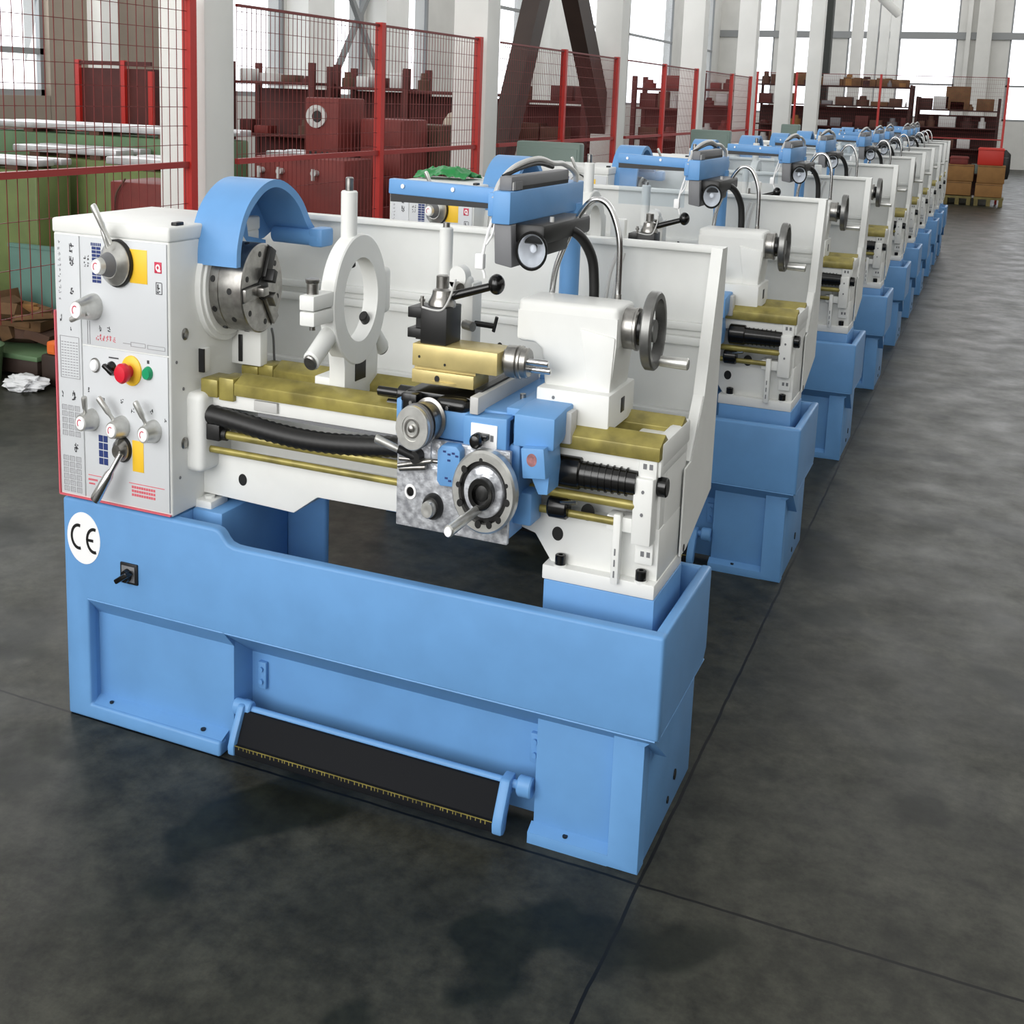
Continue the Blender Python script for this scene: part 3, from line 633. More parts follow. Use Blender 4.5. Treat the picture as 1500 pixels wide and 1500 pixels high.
# cross slide
d = Mb(); d.box(1.155, 1.345, 0.045, 0.50, 1.165, 1.200, 0.004); d.box(1.25, 1.345, 0.015, 0.20, 1.160, 1.199, 0.018, 3); d.box(1.155, 1.20, 0.012, 0.06, 1.14, 1.198, 0.003); xs = d.build('cross_slide', 'gloss', L0)
for x in (1.185, 1.29): d = Mb(); d.cyl((x, 0.016, 1.175), (x, 0.008, 1.175), 0.006, seg=10); d.build('front_screw', 'chrome', xs)
d = Mb(); d.box(1.356, 1.380, 0.006, 0.44, 1.170, 1.216, 0.003); d.build('digital_scale', 'lgrey', xs)
d = Mb(); d.box(1.346, 1.366, 0.06, 0.42, 1.212, 1.222); d.build('scale_seal', 'dark', xs)
# cross feed handwheel
hc = (1.240, 1.138)
d = Mb(); d.ring((hc[0], -0.074, hc[1]), (0, -1, 0), 0.058, 0.034, 0.016, 40, 0.002); d.turn((hc[0], -0.074, hc[1]), (0, -1, 0), [(0, 0.036), (0.013, 0.036), (0.013, 0)], 32); cw = d.build('cross_feed_handwheel', 'satin', xs)
d = Mb(); d.ring((hc[0], -0.056, hc[1]), (0, -1, 0), 0.060, 0.03, 0.018, 40, 0.003); d.build('wheel_rim', 'grey', xs)
d = Mb(); d.turn((hc[0], 0.016, hc[1]), (0, -1, 0), [(0, 0.058), (0.006, 0.059), (0.010, 0.050), (0.038, 0.048), (0.040, 0.056), (0.058, 0.056), (0.058, 0)], 40); d.build('cross_feed_dial', 'steel', xs)
d = Mb(); d.ring((hc[0], -0.087, hc[1]), (0, -1, 0), 0.026, 0.021, 0.004, 28, 0.001); d.turn((hc[0], -0.086, hc[1]), (0, -1, 0), [(0, 0.010), (0.010, 0.009), (0.012, 0.004)], 16); d.build('wheel_hub', 'steel', xs)
# compound slide
d = Mb(); d.box(1.132, 1.376, 0.125, 0.235, 1.236, 1.296, 0.002); cs = d.build('compound_slide', 'gold', xs)
d = Mb(); d.box(1.130, 1.310, 0.128, 0.23, 1.190, 1.226, 0.002); d.box(1.132, 1.31, 0.14, 0.22, 1.224, 1.242); d.cyl((1.225, 0.18, 1.195), (1.225, 0.18, 1.20), 0.08); d.build('compound_base', 'gold', xs)
d = Mb()
for x, z in [(1.153, 1.262), (1.228, 1.248)]: d.cyl((x, 0.126, z), (x, 0.1235, z), 0.004, seg=8)
d.cyl((1.205, 0.129, 1.207), (1.205, 0.1265, 1.207), 0.009, seg=12); d.build('slide_screw', 'dark', xs)
d = Mb(); d.turn((1.374, 0.180, 1.268), (1, 0, 0), [(0, 0.030), (0.008, 0.030), (0.010, 0.042), (0.038, 0.044), (0.040, 0.040), (0.044, 0.044), (0.050, 0.044), (0.052, 0.040), (0.066, 0.040), (0.070, 0.036), (0.070, 0)], 36); d.build('compound_dial', 'steel', xs)
for y, z in [(0.165, 1.276), (0.185, 1.252)]:
    d = Mb(); d.cyl((1.442, y, z), (1.502, y, z), 0.009, seg=12, bev=0.002); d.build('dial_pin', 'chrome', xs)
# tool post
d = Mb(); d.box(1.150, 1.226, 0.132, 0.225, 1.296, 1.396, 0.003)
d.box(1.128, 1.155, 0.15, 0.21, 1.302, 1.388); d.box(1.110, 1.150, 0.136, 0.22, 1.362, 1.390, 0.002); d.box(1.110, 1.150, 0.136, 0.22, 1.308, 1.334, 0.002)
tp = d.build('tool_post', 'dark', xs)
d = Mb(); d.turn((1.190, 0.178, 1.392), (0, 0, 1), [(0, 0.046), (0.012, 0.046), (0.024, 0.038), (0.032, 0.034), (0.044, 0.032), (0.048, 0.024), (0.050, 0.021), (0.082, 0.021), (0.084, 0.018)], 32); d.build('tool_post_cap', 'steel', xs)
d = Mb(); d.cyl((1.21, 0.185, 1.420), (1.312, 0.210, 1.452), 0.0125, 0.011); lv = d.build('lock_lever', 'gloss', xs)
d = Mb(); d.ball((1.330, 0.212, 1.460), 0.028, 18); d.build('lever_ball', 'gloss', xs)
d = Mb(); d.cyl((1.145, 0.15, 1.390), (1.145, 0.15, 1.42), 0.006, seg=10); d.cyl((1.145, 0.15, 1.405), (1.145, 0.15, 1.412), 0.010, seg=10); d.build('height_screw', 'steel', xs)
d = Mb(); d.tube([(1.155, 0.130, 1.394), (1.190, 0.130, 1.389), (1.215, 0.131, 1.394), (1.224, 0.150, 1.420), (1.226, 0.17, 1.450), (1.222, 0.19, 1.465)], 0.0028, 8); d.build('chain', 'lgrey', xs)
for ch in xs.children:
    if ch.name.split('.')[0] in ('compound_slide', 'compound_base', 'slide_screw', 'compound_dial', 'dial_pin', 'tool_post', 'tool_post_cap', 'lock_lever', 'lever_ball', 'height_screw', 'chain'):
        ch.data.transform(Matrix.Translation((0.030, -0.066, 0.028)))
# follow rest behind the tool post
d = Mb(); d.box(1.198, 1.232, 0.285, 0.35, 1.18, 1.46, 0.006); d.cyl((1.152, 0.27, 1.43), (1.152, 0.27, 1.612), 0.024, bev=0.004); d.box(1.134, 1.226, 0.262, 0.318, 1.425, 1.482, 0.02, 3); d.cyl((1.192, 0.262, 1.475), (1.192, 0.30, 1.475), 0.033)
fr = d.build('follow_rest', 'white', L0)
d = Mb(); d.cyl((1.152, 0.27, 1.610), (1.152, 0.27, 1.625), 0.012); d.build('rest_adjuster', 'steel', fr)
d = Mb(); d.cyl((1.20, 0.25, 1.452), (1.215, 0.235, 1.45), 0.016); d.build('rest_adjuster', 'steel', fr)
d = Mb(); d.cyl((1.215, 0.27, 1.345), (1.25, 0.25, 1.345), 0.014); d.build('rest_adjuster', 'steel', fr)
d = Mb(); d.cyl((1.235, 0.30, 1.345), (1.30, 0.29, 1.345), 0.008); d.cyl((1.295, 0.29, 1.330), (1.305, 0.288, 1.372), 0.006); d.build('rest_thumbscrew', 'dark', fr)

# ---- steady rest -----------------------------------------------------------
d = Mb(); sx = 0.850
d.ring((sx, 0.250, 1.386), (1, 0, 0), 0.190, 0.122, 0.048, 56, 0.004)
d.prism([(0.168, 1.100), (0.360, 1.100), (0.362, 1.20), (0.350, 1.245), (0.160, 1.245), (0.168, 1.20)], 'x', sx-0.008, sx+0.0445, 0.004)
d.box(sx-0.058, sx+0.040, 0.172, 0.345, 1.122, 1.165, 0.004)
d.box(sx-0.002, sx+0.045, 0.000, 0.105, 1.345, 1.385, 0.005); d.box(sx-0.002, sx+0.045, -0.002, 0.105, 1.388, 1.430, 0.005)
d.box(sx-0.002, sx+0.045, 0.385, 0.440, 1.32, 1.46, 0.016, 3)
def sarm(m, a, r0, r1, rad):
    p0 = (sx+0.02, 0.250+0.8*r0*math.cos(a), 1.386+r0*math.sin(a)); p1 = (sx+0.02, 0.250+0.8*r1*math.cos(a), 1.386+r1*math.sin(a))
    m.cyl(p0, p1, rad, bev=0.004); return Vector(p1), Vector((0, 0.8*math.cos(a), math.sin(a)))
d.cyl((sx+0.02, 0.222, 1.54), (sx+0.02, 0.222, 1.698), 0.029, bev=0.004)
ends = [(Vector((sx+0.02, 0.222, 1.698)), Vector((0, 0, 1))), sarm(d, math.radians(207), 0.15, 0.315, 0.030), sarm(d, math.radians(-38), 0.15, 0.285, 0.028)]
steady = d.build('steady_rest', 'white', L0)
for i, (p, n) in enumerate(ends):
    d = Mb(); d.cyl(p-n*0.002, p+n*(0.038 if i == 0 else 0.010), 0.014 if i == 0 else 0.024, seg=18, bev=0.003); d.build('finger_adjuster', 'steel', steady)
for a in (100, 207, -38):
    a = math.radians(a); d = Mb()
    d.cyl((sx+0.02, 0.250+0.8*0.095*math.cos(a), 1.386+0.095*math.sin(a)), (sx+0.02, 0.250+0.8*0.125*math.cos(a), 1.386+0.125*math.sin(a)), 0.017, seg=16, bev=0.003); d.build('steady_finger', 'dark', steady)
d = Mb(); d.cyl((sx+0.02, 0.032, 1.33), (sx+0.02, 0.032, 1.472), 0.010); d.turn((sx+0.02, 0.032, 1.428), (0, 0, 1), [(0, 0.020), (0.030, 0.020), (0.034, 0.024), (0.042, 0.025), (0.044, 0.023)], 24); d.build('clamp_screw', 'steel', steady)
d = Mb(); d.box(sx+0.0440, sx+0.0466, 0.225, 0.285, 1.150, 1.210); d.build('base_window', 'dark', steady)

# ---- chip shield, lamp and post on the carriage ------------------------------
d = Mb(); d.cyl((1.424, 0.535, 1.10), (1.424, 0.535, 1.68), 0.036); d.box(1.38, 1.50, 0.44, 0.58, 1.09, 1.19, 0.006)
post = d.build('shield_post', 'blue', L0)
d = Mb(); d.box(1.394, 1.442, 0.02, 0.575, 1.660, 1.742, 0.004); d.box(1.37, 1.398, 0.045, 0.11, 1.675, 1.735, 0.004); d.box(1.37, 1.4, 0.07, 0.11, 1.655, 1.68, 0.004)
d.build('shield_arm', 'blue', post)
d = Mb(); d.box(1.075, 1.385, 0.070, 0.098, 1.708, 1.748, 0.004, mtx=Matrix.Translation((1.23, 0, 1.728)) @ Matrix.Rotation(math.radians(1.5), 4, 'Y') @ Matrix.Translation((-1.23, 0, -1.728)))
d.build('shield_rail', 'blue', post)
d = Mb(); d.box(1.08, 1.372, 0.073, 0.094, 1.692, 1.712); d.build('rail_seal', 'dark', post)
for x in (1.118, 1.262): d = Mb(); d.cyl((x, 0.071, 1.734), (x, 0.066, 1.734), 0.006, seg=10); d.build('rail_rivet', 'sticker', post)
d = Mb(); d.box(1.402, 1.436, 0.040, 0.46, 1.742, 1.778, 0.004); d.box(1.438, 1.4415, 0.05, 0.10, 1.745, 1.765); d.build('power_unit', 'grey', post)
d = Mb(); d.box(1.4365, 1.4378, 0.10, 0.45, 1.742, 1.752); d.build('unit_gap', 'black', post)
d = Mb(); d.box(1.436, 1.4385, 0.045, 0.085, 1.744, 1.764); d.build('unit_label', 'lgrey', post)
d = Mb(); d.tube([(1.385, 0.05, 1.720), (1.395, 0.07, 1.765), (1.41, 0.13, 1.800), (1.425, 0.24, 1.815), (1.43, 0.34, 1.800), (1.432, 0.42, 1.795), (1.436, 0.50, 1.770), (1.436, 0.52, 1.742)], 0.0075, 10); d.build('flexible_conduit', 'lgrey', post)
d = Mb(); d.tube([(1.40, 0.07, 1.775), (1.415, 0.13, 1.792), (1.425, 0.24, 1.803), (1.43, 0.34, 1.790)], 0.006, 8); d.build('black_cable', 'black', post)
d = Mb(); d.tube([(1.375, 0.08, 1.68), (1.362, 0.08, 1.64), (1.352, 0.08, 1.60), (1.346, 0.08, 1.57)], 0.004, 8); d.tube([(1.380, 0.08, 1.68), (1.372, 0.08, 1.63), (1.356, 0.08, 1.60)], 0.003, 8); d.box(1.328, 1.352, 0.07, 0.09, 1.535, 1.575, 0.004); d.tube([(1.345, 0.08, 1.54), (1.352, 0.08, 1.525), (1.354, 0.08, 1.512)], 0.004, 8); d.build('hanging_cord_tag', 'sticker', post)
# lamp
d = Mb(); d.prism([(1.395, 1.660), (1.442, 1.660), (1.448, 1.552), (1.40, 1.560)], 'y', 0.030, 0.16, 0.004); lm = d.build('lamp_box', 'grey', post)
d = Mb(); d.box(1.435, 1.52, 0.06, 0.42, 1.612, 1.662, 0.01); d.box(1.44, 1.50, 0.10, 0.30, 1.575, 1.63, 0.01); d.build('lamp_bracket', 'black', post)
ld = Vector((0.25, -1, -0.10)).normalized(); lc = Vector((1.492, 0.05, 1.598))
d = Mb(); d.turn(lc-ld*0.09, ld, [(-0.03, 0.018), (0.0, 0.030), (0.045, 0.043), (0.085, 0.049), (0.098, 0.050), (0.098, 0.0435), (0.088, 0.043), (0.06, 0.038), (0.03, 0.026)], 36); d.f = d.f[:-1]; d.build('lamp_head', 'gloss', post)
d = Mb(); d.turn(lc, ld, [(-0.055, 0.004), (-0.035, 0.024), (-0.010, 0.036), (0.002, 0.0425)], 32); d.f = d.f[:-1]; d.build('lamp_reflector', 'reflector', post)
d = Mb(); d.turn(lc+ld*0.004, ld, [(0, 0.043), (0.002, 0.043)], 32); d.build('lamp_lens', 'glass', post)
d = Mb(); d.ball(lc-ld*0.025, 0.011, 12); d.build('lamp_bulb', 'sticker', post)
d = Mb(); d.tube([(1.475, 0.20, 1.62), (1.500, 0.27, 1.632), (1.530, 0.31, 1.61), (1.553, 0.34, 1.555), (1.560, 0.35, 1.49), (1.560, 0.36, 1.40)], 0.014, 12, 6); d.build('lamp_gooseneck', 'black', post)
d = Mb(); d.tube([(1.440, 0.345, 1.42), (1.452, 0.345, 1.52), (1.490, 0.345, 1.62), (1.518, 0.345, 1.675), (1.545, 0.345, 1.706), (1.575, 0.345, 1.708), (1.600, 0.345, 1.685), (1.620, 0.345, 1.635), (1.629, 0.345, 1.575), (1.631, 0.345, 1.44)], 0.0085, 12, 8); d.build('coolant_hose', 'chrome', post)
d = Mb(); d.cyl((1.441, 0.345, 1.405), (1.444, 0.345, 1.445), 0.012); d.cyl((1.631, 0.345, 1.41), (1.631, 0.345, 1.46), 0.0115); d.build('hose_fitting', 'steel', post)
d = Mb(); d.tube([(1.545, 0.60, 1.54), (1.525, 0.60, 1.47), (1.515, 0.60, 1.38)], 0.006, 8); d.tube([(1.565, 0.60, 1.54), (1.548, 0.60, 1.47), (1.535, 0.60, 1.38)], 0.006, 8); d.build('coolant_pipe', 'lgrey', post)
d = Mb(); d.cyl((1.505, 0.15, 1.64), (1.505, 0.15, 1.675), 0.007); d.build('bracket_bolt', 'lgrey', post)

tag(L0, 'nearest white and blue lathe, at the front of the row with its CE sticker showing', 'lathe', 'white and blue lathes standing in a row')
# ---- the row of lathes behind -------------------------------------------------
ORD = ['second', 'third', 'fourth', 'fifth', 'sixth', 'seventh', 'eighth', 'ninth', 'tenth']
OFF = [2.10, 4.03, 5.93, 7.68, 9.20, 10.77, 12.40, 13.6, 14.7]
def shield(parent):
    d = Mb(); d.box(1.085, 1.370, 0.080, 0.086, 1.54, 1.70); return d.build('clear_chip_shield', 'acrylic', parent)
row = []
first_shield = None
for i, dy in enumerate(OFF):
    r = copy_tree(L0); r.location = (0.0, dy, 0.0); row.append(r)
    r['label'] = {0: 'second white and blue lathe of the row, directly behind the nearest one',
                  1: 'third white and blue lathe from the front, its clear shield over the tool post',
                  8: 'farthest white and blue lathe, at the far end of the row by the cartons'}.get(i, ORD[i]+' white and blue lathe counted from the nearest one')
    for ch in r.children:
        n = ch.name.split('.')[0]
        sh = 0.0
        if n in ('saddle', 'apron', 'cross_slide', 'shield_post', 'follow_rest'):
            sh = [-0.03, 0.02, -0.05, 0.03, 0.0, -0.04, 0.02, 0.0, -0.02][i]
            ch.location.x += sh
        if n == 'tailstock': ch.location.x += [-0.02, -0.01, 0.0, -0.03, 0.01, 0.0, -0.02, 0.0, 0.0][i]
        if n == 'shield_post':
            if first_shield is None: first_shield = shield(ch)
            else:
                q = first_shield.copy(); COL.objects.link(q); q.parent = ch
# ================================================================== THE HALL
f = Mb(); f.quad((-9, -9, 0), (9, -9, 0), (9, 46, 0), (-9, 46, 0)); fl = struct(f.build('floor', 'floor'))

def wall_with_openings(name, axis, at, a0, a1, z1, ops, th, material, side):
    # a wall plate at axis=at running a0..a1; ops = [(b0, b1, sill, head)]
    m = Mb()
    def bx(b0, b1, s, e):
        if b1-b0 < 1e-3 or e-s < 1e-3: return
        lo, hi = (at-th, at) if side < 0 else (at, at+th)
        if axis == 'x': m.box(lo, hi, b0, b1, s, e)
        else: m.box(b0, b1, lo, hi, s, e)
    c = a0
    for b0, b1, s, e in ops:
        bx(c, b0, 0, z1); bx(b0, b1, 0, s); bx(b0, b1, e, z1); c = b1
    bx(c, a1, 0, z1)
    return struct(m.build(name, material))
def window(n, axis, at, b0, b1, s, e, side, bars):
    m = Mb(); p = Mb(); d = 0.06*side
    def bx(mm, u0, u1, s0, s1, t):
        lo, hi = sorted((at+d*0.5-t, at+d*0.5+t))
        if axis == 'x': mm.box(lo, hi, u0, u1, s0, s1)
        else: mm.box(u0, u1, lo, hi, s0, s1)
    for u in (b0, b1-0.06): bx(m, u, u+0.06, s, e, 0.03)
    for z in [s, e-0.06]+bars: bx(m, b0, b1, z, z+0.07, 0.03)
    w = struct(m.build('window_%d' % n, 'greybeam')); bx(p, b0+0.05, b1-0.05, s+0.05, e-0.05, 0.004); p.build('window_pane', 'glass', w)
WL = [(3.6, 8.3, 1.80, 6.6), (10.9, 13.42, 1.85, 6.6), (14.4, 15.95, 1.85, 6.6), (17.0, 18.5, 1.85, 6.6), (19.8, 23.6, 1.85, 6.6), (27.6, 30.2, 1.85, 6.6), (31.9, 36.9, 1.85, 6.6), (38.4, 42.8, 1.85, 6.6)]
wall_with_openings('wall_left', 'x', -8.0, -9, 44, 7.5, WL, 0.3, 'wall', -1)
for i, (b0, b1, s, e) in enumerate(WL): window(i+1, 'x', -8.0, b0, b1, s, e, -1, [2.28, 3.9] if i == 0 else [3.9])
WB = [(-7.2, -5.9, 1.7, 6.8), (-5.2, -3.9, 1.7, 6.8), (-3.2, -2.1, 1.7, 6.8), (-1.38, 0.64, 1.7, 6.8), (2.36, 4.6, 1.7, 6.8), (6.0, 8.0, 1.7, 6.8)]
wall_with_openings('wall_back', 'y', 44.0, -8.3, 9, 7.5, WB, 0.3, 'wall', 1)
for i, (b0, b1, s, e) in enumerate(WB): window(20+i, 'y', 44.0, b0, b1, s, e, 1, [2.9, 4.62])
m = Mb(); m.box(-8, 9, 43.9, 44.02, 4.55, 4.80); struct(m.build('trim_1', 'greybeam'))
m = Mb(); m.box(1.25, 1.75, 43.7, 44.0, 0, 7.5); m.box(-0.1+1.0, 1.05, 43.8, 44.0, 0, 7.5); struct(m.build('trim_2', 'wall'))
m = Mb(); m.box(-8.0, -7.7, 8.95, 9.25, 0, 7.5); m.box(-8.0, -7.6, 13.5, 14.3, 0, 7.5); m.box(-8.0, -7.6, 16.05, 16.9, 0, 7.5); m.box(-8, -7.6, 24.2, 26.4, 0, 7.5); struct(m.build('trim_3', 'column'))
m = Mb(); m.box(-8.0, -7.92, 9.25, 10.85, 0, 7.5); m.box(-8.0, -7.92, 8.31, 8.95, 0, 7.5); m.box(-8.0, -7.92, 3.0, 8.3, 0, 1.8); struct(m.build('trim_4', 'wallbrown'))
m = Mb(); m.box(9, 9.3, -9, 44, 0, 7.5); struct(m.build('wall_right', 'column'))
m = Mb(); m.box(8.96, 9.0, -8.9, 43.9, 0, 2.4); struct(m.build('added_dark_dado', 'beam'))  # unseen dark dado, added to deepen shade on the lathes' right-hand faces
wall_with_openings('wall_front', 'y', -9.0, -8.3, 9.3, 7.5, [(-7, -2.5, 1.0, 7.0), (-2, 2.5, 1.0, 7.0), (3, 6, 1.0, 7.0)], 0.3, 'wall', -1)
# concrete columns carrying the roof, in line with the fence
CY = [2.06, 5.42, 8.70, 12.10, 15.40, 18.8, 22.2, 29.0, 32.4, 35.8, 39.2]
for i, y in enumerate(CY):
    m = Mb(); m.box(-1.275, -1.0, y, y+0.24, 0, 7.5, 0.01); struct(m.build('column', 'column'))
# bracing
def beam(name, p0, p1, w, t, material):
    p0 = Vector(p0); p1 = Vector(p1); d = (p1-p0).normalized(); u = Vector((1, 0, 0)); v = d.cross(u).normalized()
    m = Mb(); q = []
    for p in (p0, p1):
        for su, sv in ((-1, -1), (1, -1), (1, 1), (-1, 1)): q.append(p+u*su*t/2+v*sv*w/2)
    m.quad(*q[:4]); m.quad(*q[4:])
    for k in range(4): m.quad(q[k], q[(k+1) % 4], q[4+(k+1) % 4], q[4+k])
    return struct(m.build(name, material))
beam('diagonal_brace', (-1.2, 5.45, 0.0), (-1.2, 7.25, 3.5), 0.20, 0.16, 'beam')
beam('diagonal_brace', (-1.2, 10.2, 0.0), (-1.2, 7.35, 3.5), 0.26, 0.16, 'beam')
m = Mb(); m.box(-2.02, -1.62, 27.9, 28.2, 0, 7.5); struct(m.build('steel_column', mat('charcoal_steel', (38, 42, 38), 0.6)))
beam('brace_hanger', (-1.2, 7.3, 3.35), (-1.2, 7.3, 7.5), 0.2, 0.15, 'beam')
beam('cross_brace', (-7.85, 14.55, 2.0), (-7.85, 16.6, 4.6), 0.09, 0.08, 'greybeam'); beam('cross_brace', (-7.80, 16.4, 2.0), (-7.80, 14.3, 4.6), 0.09, 0.08, 'greybeam')
m = Mb(); m.tube([(0.9, 12, 3.40), (1.25, 12.3, 3.08)], 0.05, 12, 1); struct(m.build('roof_pipe', 'column'))

# ---- wire mesh fence ------------------------------------------------------------
def fence(y0, y1, posts, label, x=-1.0, top=2.38, mid=1.605, a='y', low=0.1):
    root = empty('mesh_fence', (x, y0, 0) if a == 'y' else (y0, x, 0)); tag(root, label, 'fence', 'red wire mesh fence panels')
    n = y1-y0
    def bx(m, u0, u1, w0, w1, z0, z1):
        if a == 'y': m.box(w0, w1, u0, u1, z0, z1)
        else: m.box(u0, u1, w0, w1, z0, z1)
    for p in posts:
        m = Mb(); bx(m, p-y0-0.024, p-y0+0.024, -0.024, 0.024, 0, top+0.01); m.build('post', 'redpost', root)
    m = Mb(); bx(m, 0, n, -0.009, 0.009, top-0.014, top); m.build('top_rail', 'redwire', root)
    m = Mb(); bx(m, 0, n, -0.014, 0.014, mid-0.014, mid+0.014); m.build('middle_rail', 'redrail', root)
    m = Mb(); w = 0.0014
    k = int(n/(0.055 if y0 < 2 and a == 'y' else 0.042))
    for i in range(k+1): bx(m, n*i/k-w, n*i/k+w, -w, w, low, top)
    zz = low+0.02
    while zz < top: bx(m, 0, n, -w, w, zz-w, zz+w); zz += 0.088 if zz > mid else 0.19
    m.build('wire_mesh', 'redwire', root)
    return root
fence(-1.9, 1.96, [-1.88, 1.945], 'red mesh fence panel left of the first white column, beside the nearest lathe', low=1.02)
fence(2.32, 3.80, [3.80], 'red mesh fence panel right of the first white column')
fence(3.83, 5.28, [5.275], 'red mesh fence panel ending at the second white column')
fence(5.68, 7.09, [7.09], 'red mesh fence panel in front of the left dark diagonal brace')
fence(7.12, 8.60, [8.595], 'red mesh fence panel in front of the right dark diagonal brace')
fence(8.98, 10.36, [10.36], 'red mesh fence panel right of the third white column')
fence(10.39, 11.86, [11.85], 'red mesh fence panel ending at the fourth white column')
fence(12.36, 15.25, [13.9, 15.2], 'red mesh fence panel beyond the fourth white column')
fence(-2.92, 2.50, [-2.9, -2.0, -0.14, 2.49], 'long red mesh fence across the far end of the hall', x=25.6, top=2.74, mid=1.4, a='x')

# ---- castings and machine beds stored behind the fence --------------------------
def bed_casting(name, x0, x1, y0, y1, z1, label, body='greencast', way='way', group=None):
    r = empty(name, ((x0+x1)/2, (y0+y1)/2, 0)); tag(r, label, 'machine bed', group)
    hx = (x1-x0)/2; hy = (y1-y0)/2
    m = Mb(); m.box(-hx, hx, -hy, hy, 0.12, z1-0.08, 0.02); m.box(-hx*0.98, hx*0.98, -hy*1.0, hy*1.0, 0.0, 0.14); m.build('casting', body, r)
    m = Mb(); m.box(-hx*1.02, hx*1.02, -hy*1.02, hy*0.0, z1-0.05, z1, 0.01); m.box(-hx*1.02, hx*1.02, hy*0.35, hy*1.02, z1-0.05, z1, 0.01); m.build('guideway', way, r)
    m = Mb()
    for k in (-0.6, 0.0, 0.6): m.box(hx*k-0.05, hx*k+0.05, -hy*0.95, hy*0.95, z1-0.1, z1-0.045)
    m.build('cross_rib', 'brown', r)
    return r
bed_casting('machine_bed', -7.4, -5.5, 4.0, 4.5, 1.62, 'pale green machine bed with a yellow way, far left by the window', 'greencast', 'wayyellow')
bed_casting('machine_bed', -5.3, -3.0, 4.8, 5.3, 1.64, 'green machine bed with grey ways behind the first mesh panel', 'greencast')
bed_casting('machine_bed', -4.54, -3.54, 4.35, 4.75, 1.48, 'olive green machine bed with two ground ways in the second row', 'olivecast')
bed_casting('machine_bed', -3.05, -2.35, 3.7, 4.15, 1.48, 'olive green machine bed just left of the first white column', 'olivecast')
bed_casting('machine_bed', -5.0, -3.83, 3.85, 4.2, 1.41, 'dark green machine bed nearest the fence at the left edge of the photo', 'olivecast')
bed_casting('machine_bed', -2.9, -1.95, 5.4, 5.8, 1.48, 'green machine bed behind the red pallet right of the first column', 'olivecast')
def block(name, x0, x1, y0, y1, z0, z1, material, label, cat, group=None, extra=None, bev=0.015):
    m = Mb(); m.box(x0, x1, y0, y1, z0, z1, bev); o = m.build(name, material); tag(o, label, cat, group)
    if extra: extra(o, x0, x1, y0, y1, z0, z1)
    return o
def red_ext(o, x0, x1, y0, y1, z0, z1):
    m = Mb(); m.tube([(x0+0.05, y0-0.02, z1-0.35), (x0+0.06, y0-0.02, z1-0.1), (x0+0.14, y0-0.02, z1+0.02)], 0.006, 8); m.build('pull_wire', 'brown', o)
block('machine_saddle', -2.46, -1.98, 3.05, 3.45, 0.9, 1.385, 'redcast', 'brick red casting on the floor stack left of the first white column', 'casting', extra=red_ext)
block('casting_stand', -2.44, -2.0, 3.07, 3.42, 0.0, 0.9, 'rustred', 'dark red stand under the brick red casting', 'stand')
def head_ext(o, x0, x1, y0, y1, z0, z1):
    cx = (x0+x1)/2-0.04; cz = z1-0.14
    m = Mb(); m.turn((cx, y0, cz), (0, -1, 0), [(0, 0.085), (0.02, 0.085), (0.022, 0.06), (0.01, 0.04), (0.01, 0)], 24, sq=False); m.build('spindle_flange', 'lgrey', o)
    m = Mb(); m.turn((cx+0.01, y0-0.012, cz), (0, -1, 0), [(0, 0.045), (0.014, 0.04), (0.014, 0)], 20, sq=False); m.build('spindle_bore', 'black', o)
    m = Mb()
    for k in range(4): m.cyl((x0+0.05+k*0.05, y0+0.002, z0+0.09), (x0+0.05+k*0.05, y0-0.006, z0+0.09), 0.012, seg=10, sq=False)
    m.build('shaft_holes', 'black', o)
block('headstock_casting', -2.29, -2.0, 5.0, 5.4, 1.42, 1.92, 'redcast', 'red headstock casting with a round spindle flange behind the mesh', 'casting', extra=head_ext)
block('headstock_stand', -2.35, -1.85, 4.95, 5.42, 0.0, 1.418, 'rustred', 'dark red table carrying the red headstock casting', 'table')
def knob_ext(o, x0, x1, y0, y1, z0, z1):
    for k in (0.1, 0.32, 0.70):
        m = Mb(); x = x0+(x1-x0)*k; m.cyl((x, y0, z1-0.10), (x, y0-0.05, z1-0.10), 0.022, seg=14, sq=False); m.box(x-0.008, x+0.008, y0-0.06, y0-0.04, z1-0.15, z1-0.07); m.build('shift_knob', 'lgrey', o)
block('gearbox_casting', -2.37, -1.62, 4.45, 4.85, 0.75, 1.50, 'redcast', 'long red gearbox casting with three pale knobs above the blue chuck guard', 'casting', extra=knob_ext)
block('gearbox_stand', -2.35, -1.64, 4.47, 4.83, 0.0, 0.748, 'rustred', 'dark red stand under the long red gearbox casting', 'stand')
def drawers(o, x0, x1, y0, y1, z0, z1):
    for k in range(5):
        m = Mb(); h = (z1-z0)/5; m.box(x0+0.015, x1-0.015, y0-0.012, y0+0.002, z0+k*h+0.012, z0+(k+1)*h-0.012, 0.004); dr = m.build('drawer', 'redcast', o)
block('drawer_cabinet', -1.93, -1.56, 5.2, 5.6, 0.7, 1.775, 'redcast', 'tall red drawer cabinet behind the second fence post', 'cabinet', extra=drawers)
block('cabinet_plinth', -1.93, -1.56, 5.2, 5.6, 0.0, 0.699, 'rustred', 'dark red plinth under the tall drawer cabinet', 'plinth')
block('wooden_crate', -1.77, -1.50, 5.7, 6.0, 0.9, 1.735, 'brown', 'brown crate right of the red drawer cabinet', 'crate', extra=lambda o, x0, x1, y0, y1, z0, z1: [(lambda q: q.build('slat', 'brown', o))(Mb().box(x0+0.02+k*0.085, x0+0.075+k*0.085, y0-0.015, y0, z0+0.02, z1-0.02)) for k in range(3)])
block('crate_pallet', -1.80, -1.48, 5.68, 6.05, 0.0, 0.899, 'rustred', 'dark red rack leg block below the brown crate', 'stand')
